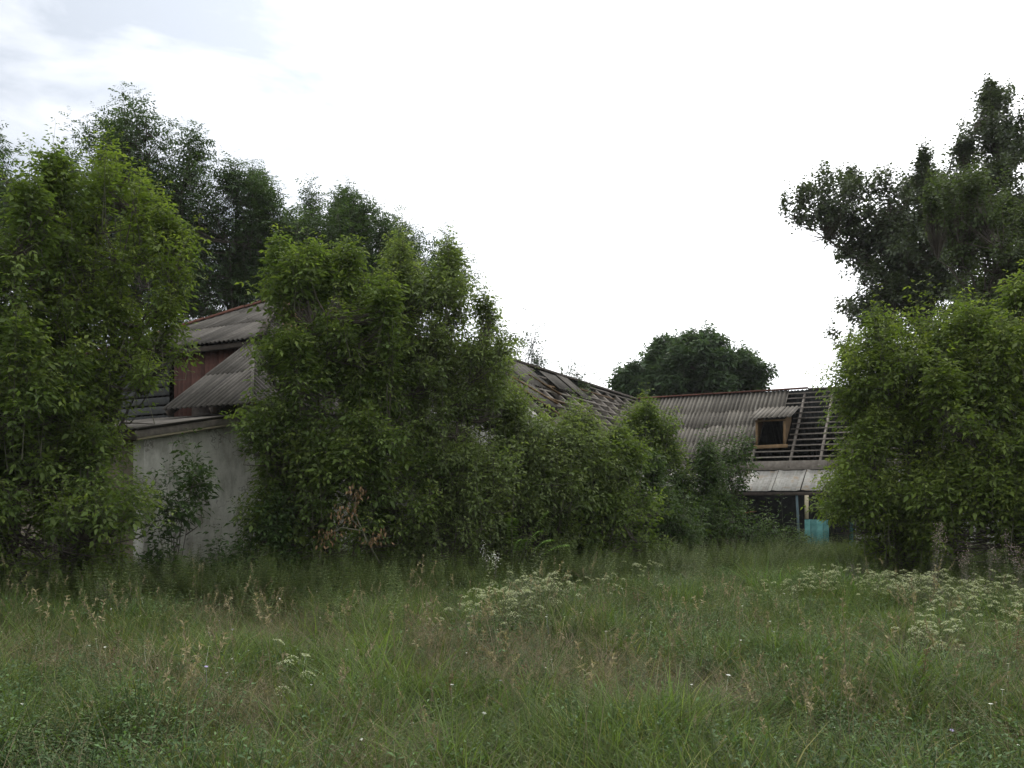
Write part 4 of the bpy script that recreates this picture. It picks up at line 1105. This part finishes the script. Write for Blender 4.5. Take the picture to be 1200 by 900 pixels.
# umbel clumps: things of their own
def umbel_clump(px, py, Y, w, n, label, group, h=.52):
    """clump whose heads are centred on the pixel row at depth Y; w half width in metres"""
    x = (px - 600) / F * Y; gz_ = ground_z(x, Y)
    root = thing('umbel_plant', (x, Y, gz_), label, 'wildflower', group)
    st, hd, lf = Buf(), Buf(), Buf()
    for _ in range(int(n * 1.7)):
        bx, by = rng.normal(0, w * .25), rng.normal(0, w * .35)
        tx, ty = bx + rng.normal(0, w * .6), by + rng.normal(0, w * .8)
        hh_ = h * rng.uniform(.35, 1.1)
        tubes(st, np.array([[[x + bx, Y + by, gz_], [x + (bx + tx) / 2, Y + (by + ty) / 2, gz_ + hh_ * .6], [x + tx, Y + ty, gz_ + hh_]]]), np.array([[.003, .002, .0012]]), 3)
        k_ = 60; rad = rng.choice([.02, .03, .04, .055, .065])
        an = rng.uniform(0, 6.28, k_); rr_ = rad * np.sqrt(rng.random(k_))
        c = np.stack([x + tx + np.cos(an) * rr_, Y + ty + np.sin(an) * rr_, gz_ + hh_ + .012 - rr_ ** 2 * 10 + rng.normal(0, .25) * np.cos(an) * rr_ + rng.normal(0, .25) * np.sin(an) * rr_ + rng.normal(0, .003, k_)], 1)
        leaves(hd, c, unit(np.stack([np.cos(an), np.sin(an), .1 + 0 * an], 1) + rng.normal(0, .4, (k_, 3))), .014, .012, np.tile([0, 0, 1.], (k_, 1)), rng.random((k_, 3)))
        q = 10; pl = np.stack([x + bx + rng.normal(0, .05, q), Y + by + rng.normal(0, .05, q), gz_ + rng.uniform(.05, hh_ * .8, q)], 1)
        leaves(lf, pl, unit(rng.normal(size=(q, 3)) * [1, 1, .5]), .07, .02, np.tile([0, 0, 1.], (q, 1)), rng.random((q, 3)))
    tag(mesh_obj('flower_heads', hd.mesh('flower_heads'), M['umbel'], root), kind='stuff')
    mesh_obj('stems', st.mesh('stems'), M['twig'], root); mesh_obj('foliage', lf.mesh('foliage'), M['weed'], root)
GU = 'white umbel plants in the meadow'
for px, Y, w, n, lb in [(598, 10.6, .42, 34, 'broad white umbel clump in the middle of the meadow, nearest of its cluster'),
                        (632, 11.4, .35, 22, 'white umbel clump just behind the nearest one in mid meadow'),
                        (655, 12.3, .30, 12, 'thin white umbel clump at the back of the mid-meadow cluster'),
                        (925, 12.8, .42, 26, 'white umbel clump on the side of the bright sword-leaved tuft'),
                        (1035, 13.4, .55, 42, 'wide white umbel clump before the round bright box elder'),
                        (1100, 12.6, .5, 34, 'white umbel clump before the grey mugwort stand'),
                        (1165, 12.4, .5, 32, 'white umbel clump at the right end of the long flowering strip'),
                        (975, 13.9, .5, 34, 'white umbel clump between the two sword-leaved tufts'),
                        (1060, 12.0, .5, 30, 'white umbel clump forward of the flowering strip, below the tallest weed'),
                        (1200, 11.4, .5, 30, 'white umbel clump forward of the strip at the right margin'),
                        (1130, 11.0, .45, 22, 'scattered umbel clump between the strip and the near one'),
                        (700, 13.4, .5, 14, 'faint spread-out umbel clump to the right of the mid-meadow cluster'),
                        (570, 9.8, .35, 18, 'low umbel clump on the near left side of the mid-meadow cluster'),
                        (1095, 8.3, .30, 24, 'isolated pale green umbel clump in the near right meadow'),
                        (1175, 9.4, .35, 18, 'loose umbel clump near the right margin between the near clump and the strip'),
                        (330, 6.6, .25, 4, 'sparse small umbel plant in the near left meadow'),
                        (748, 15.5, .30, 14, 'small pale umbel clump by the foot of the low rounded shrub')]:
    umbel_clump(px, 0, Y, w, n, lb, GU)

# tall weeds, right
def tall_weed(px, Y, h, label, head, group, n=4, cat='weed', name='mugwort_plant'):
    x = (px - 600) / F * Y; gz_ = ground_z(x, Y)
    root = thing(name, (x, Y, gz_), label, cat, group)
    st, lf, hd = Buf(), Buf(), Buf()
    for _ in range(n):
        b0 = np.array([x, Y, gz_]) + np.array([*rng.normal(0, .05, 2), 0]); tp_ = b0 + np.array([*rng.normal(0, .13, 2), h * rng.uniform(.75, 1.05)])
        tubes(st, np.array([[b0, (b0 + tp_) / 2 + rng.normal(0, .02, 3), tp_]]), np.array([[.006, .004, .002]]), 4)
        m_ = int(h * 55); tt = rng.uniform(.15, .95, m_)[:, None]; P = b0 + (tp_ - b0) * tt
        an = rng.uniform(0, 6.28, m_)
        leaves(lf, P, unit(np.stack([np.cos(an), np.sin(an), .5 + 0 * an], 1)), (.11 * (1.1 - tt[:, 0])), .025, np.tile([0, 0, 1.], (m_, 1)), rng.random((m_, 3)))
        k_ = 46; t3 = rng.uniform(.74, 1.04, k_)[:, None]
        P = b0 + (tp_ - b0) * t3 + rng.normal(0, .035, (k_, 3))
        leaves(hd, P, unit(rng.normal(size=(k_, 3))), .022, .014, unit(rng.normal(size=(k_, 3))), rng.random((k_, 3)))
    tag(mesh_obj('flower_heads', hd.mesh('heads'), M[head], root), kind='stuff')
    mesh_obj('stems', st.mesh('stems'), M['twig'], root); mesh_obj('foliage', lf.mesh('foliage'), M['grey_weed'], root)
GM = 'tall weeds before the right-hand shrubs'
for px, Y, h, hd, lb in [(1090, 14.0, 1.35, 'thistle', 'tallest grey weed spike before the round bright box elder'),
                         (1128, 14.2, .95, 'thistle', 'shorter brownish weed beside the tallest grey spike'),
                         (1160, 13.6, .85, 'grey_weed', 'silvery leafy weed between the brownish weed and the pink-tipped one'),
                         (1182, 13.4, 1.05, 'thistle', 'pink-tipped tall weed near the right margin'),
                         (1140, 12.6, .75, 'grey_weed', 'low silvery weed at the front of the tall weed stand'),
                         (1198, 12.7, .9, 'thistle', 'brown-headed weed at the very right margin'),
                         (1010, 15.2, .65, 'grey_weed', 'small grey weed at the left foot of the round bright box elder'),
                         (1075, 12.9, .5, 'umbel', 'short weed with cream heads in front of the tallest spike')]:
    tall_weed(px, Y, h, lb, hd, GM)
tall_weed(578, 14.4, .95, 'pale branching weed with white seed dots against the dark bush', 'white_flower', None, 3)
tall_weed(122, 11.4, .55, 'pale leafy weed standing alone in the left meadow', 'grey_weed', None, 3)
tall_weed(742, 10.6, .5, 'single dark stemmed weed with green tuft in mid meadow', 'stalk', None, 1)

# sword-leaved tufts
for px, Y, lb in ((905, 14.4, 'bright green tuft of arching sword leaves, farther of the pair'), (960, 13.6, 'bright green tuft of arching sword leaves, nearer of the pair'), (1005, 13.9, 'short sword-leaved tuft behind the flowering strip')):
    x = (px - 600) / F * Y
    b_ = Buf(); blades(b_, 70, .30, .45, .85, .018, .45, .55, None, seg=5)
    o = mesh_obj('sword_leaf_tuft', b_.mesh('tuft'), M['bright'] if px != 960 else M['weed']); o.location = (x, Y, ground_z(x, Y))
    tag(o, lb, 'grass tuft', 'sword-leaved tufts before the right-hand shrubs')

# dead brown stalks
for px, Y, h, lb in ((1082, 6.5, .42, 'dead dark brown dock stalk in the near right meadow'), (608, 6.9, .28, 'small dead brown stalk in the near middle meadow'), (1190, 7.6, .45, 'bent dead stalk with drooping head at the right margin'), (128, 8.0, .25, 'small brown dead stalk in the near left meadow'), (525, 6.6, .32, 'thin dead stalk left of the small one in the near middle')):
    x = (px - 600) / F * Y; gz_ = ground_z(x, Y)
    b_ = Buf(); tubes(b_, np.array([[[0, 0, 0], [.01, 0, h * .6], [.04, .02, h]]]), np.array([[.005, .004, .002]]), 4)
    n = 90; tt = rng.uniform(.35, 1.0, n)
    P = np.stack([.04 * tt ** 2 + rng.normal(0, .016, n), rng.normal(0, .016, n), h * tt], 1)
    leaves(b_, P, unit(rng.normal(size=(n, 3)) + [0, 0, .4]), .02, .012, unit(rng.normal(size=(n, 3))), rng.random((n, 3)))
    o = mesh_obj('dead_stalk', b_.mesh('stalk'), M['stalk']); o.location = (x, Y, gz_)
    tag(o, lb, 'dead stalk')
# long bare seed stems standing clear of the grass
for px, Y, h, dx, lb in ((262, 6.6, .62, -.10, 'tall curved straw stem arching in the near left meadow'), (463, 7.4, .75, -.03, 'tall upright straw stem left of the middle'), (598, 6.2, .60, -.14, 'long slanting straw stem near the bottom middle'), (992, 6.6, .85, -.03, 'tallest straw stem with a bent tip in the right meadow'), (868, 8.0, .75, -.02, 'slender upright stem left of the tallest one'), (722, 9.0, .3, .02, 'short pale stem in mid meadow'), (408, 9.5, .7, .06, 'straw stem beside the shadowed bush edge'), (478, 11.5, .75, .08, 'brown seeding stem before the dark middle bush')):
    x = (px - 600) / F * Y; gz_ = ground_z(x, Y)
    b_ = Buf(); t_ = np.linspace(0, 1, 8)
    Pn = np.stack([dx * t_ ** 2, .02 * np.sin(t_ * 3), h * (t_ - .06 * t_ ** 3)], 1)
    tubes(b_, Pn[None], np.linspace(.0042, .002, 8)[None], 4)
    n = 26; P = Pn[-1] + (Pn[-2] - Pn[-1]) * rng.random((n, 1)) * 1.1
    leaves(b_, P, unit(rng.normal(0, .4, (n, 3)) + [dx * 3, 0, .6]), .035, .008, unit(rng.normal(size=(n, 3))), rng.random((n, 3)))
    o = mesh_obj('straw_stem', b_.mesh('stem'), M['straw']); o.location = (x, Y, gz_)
    tag(o, lb, 'grass stem')
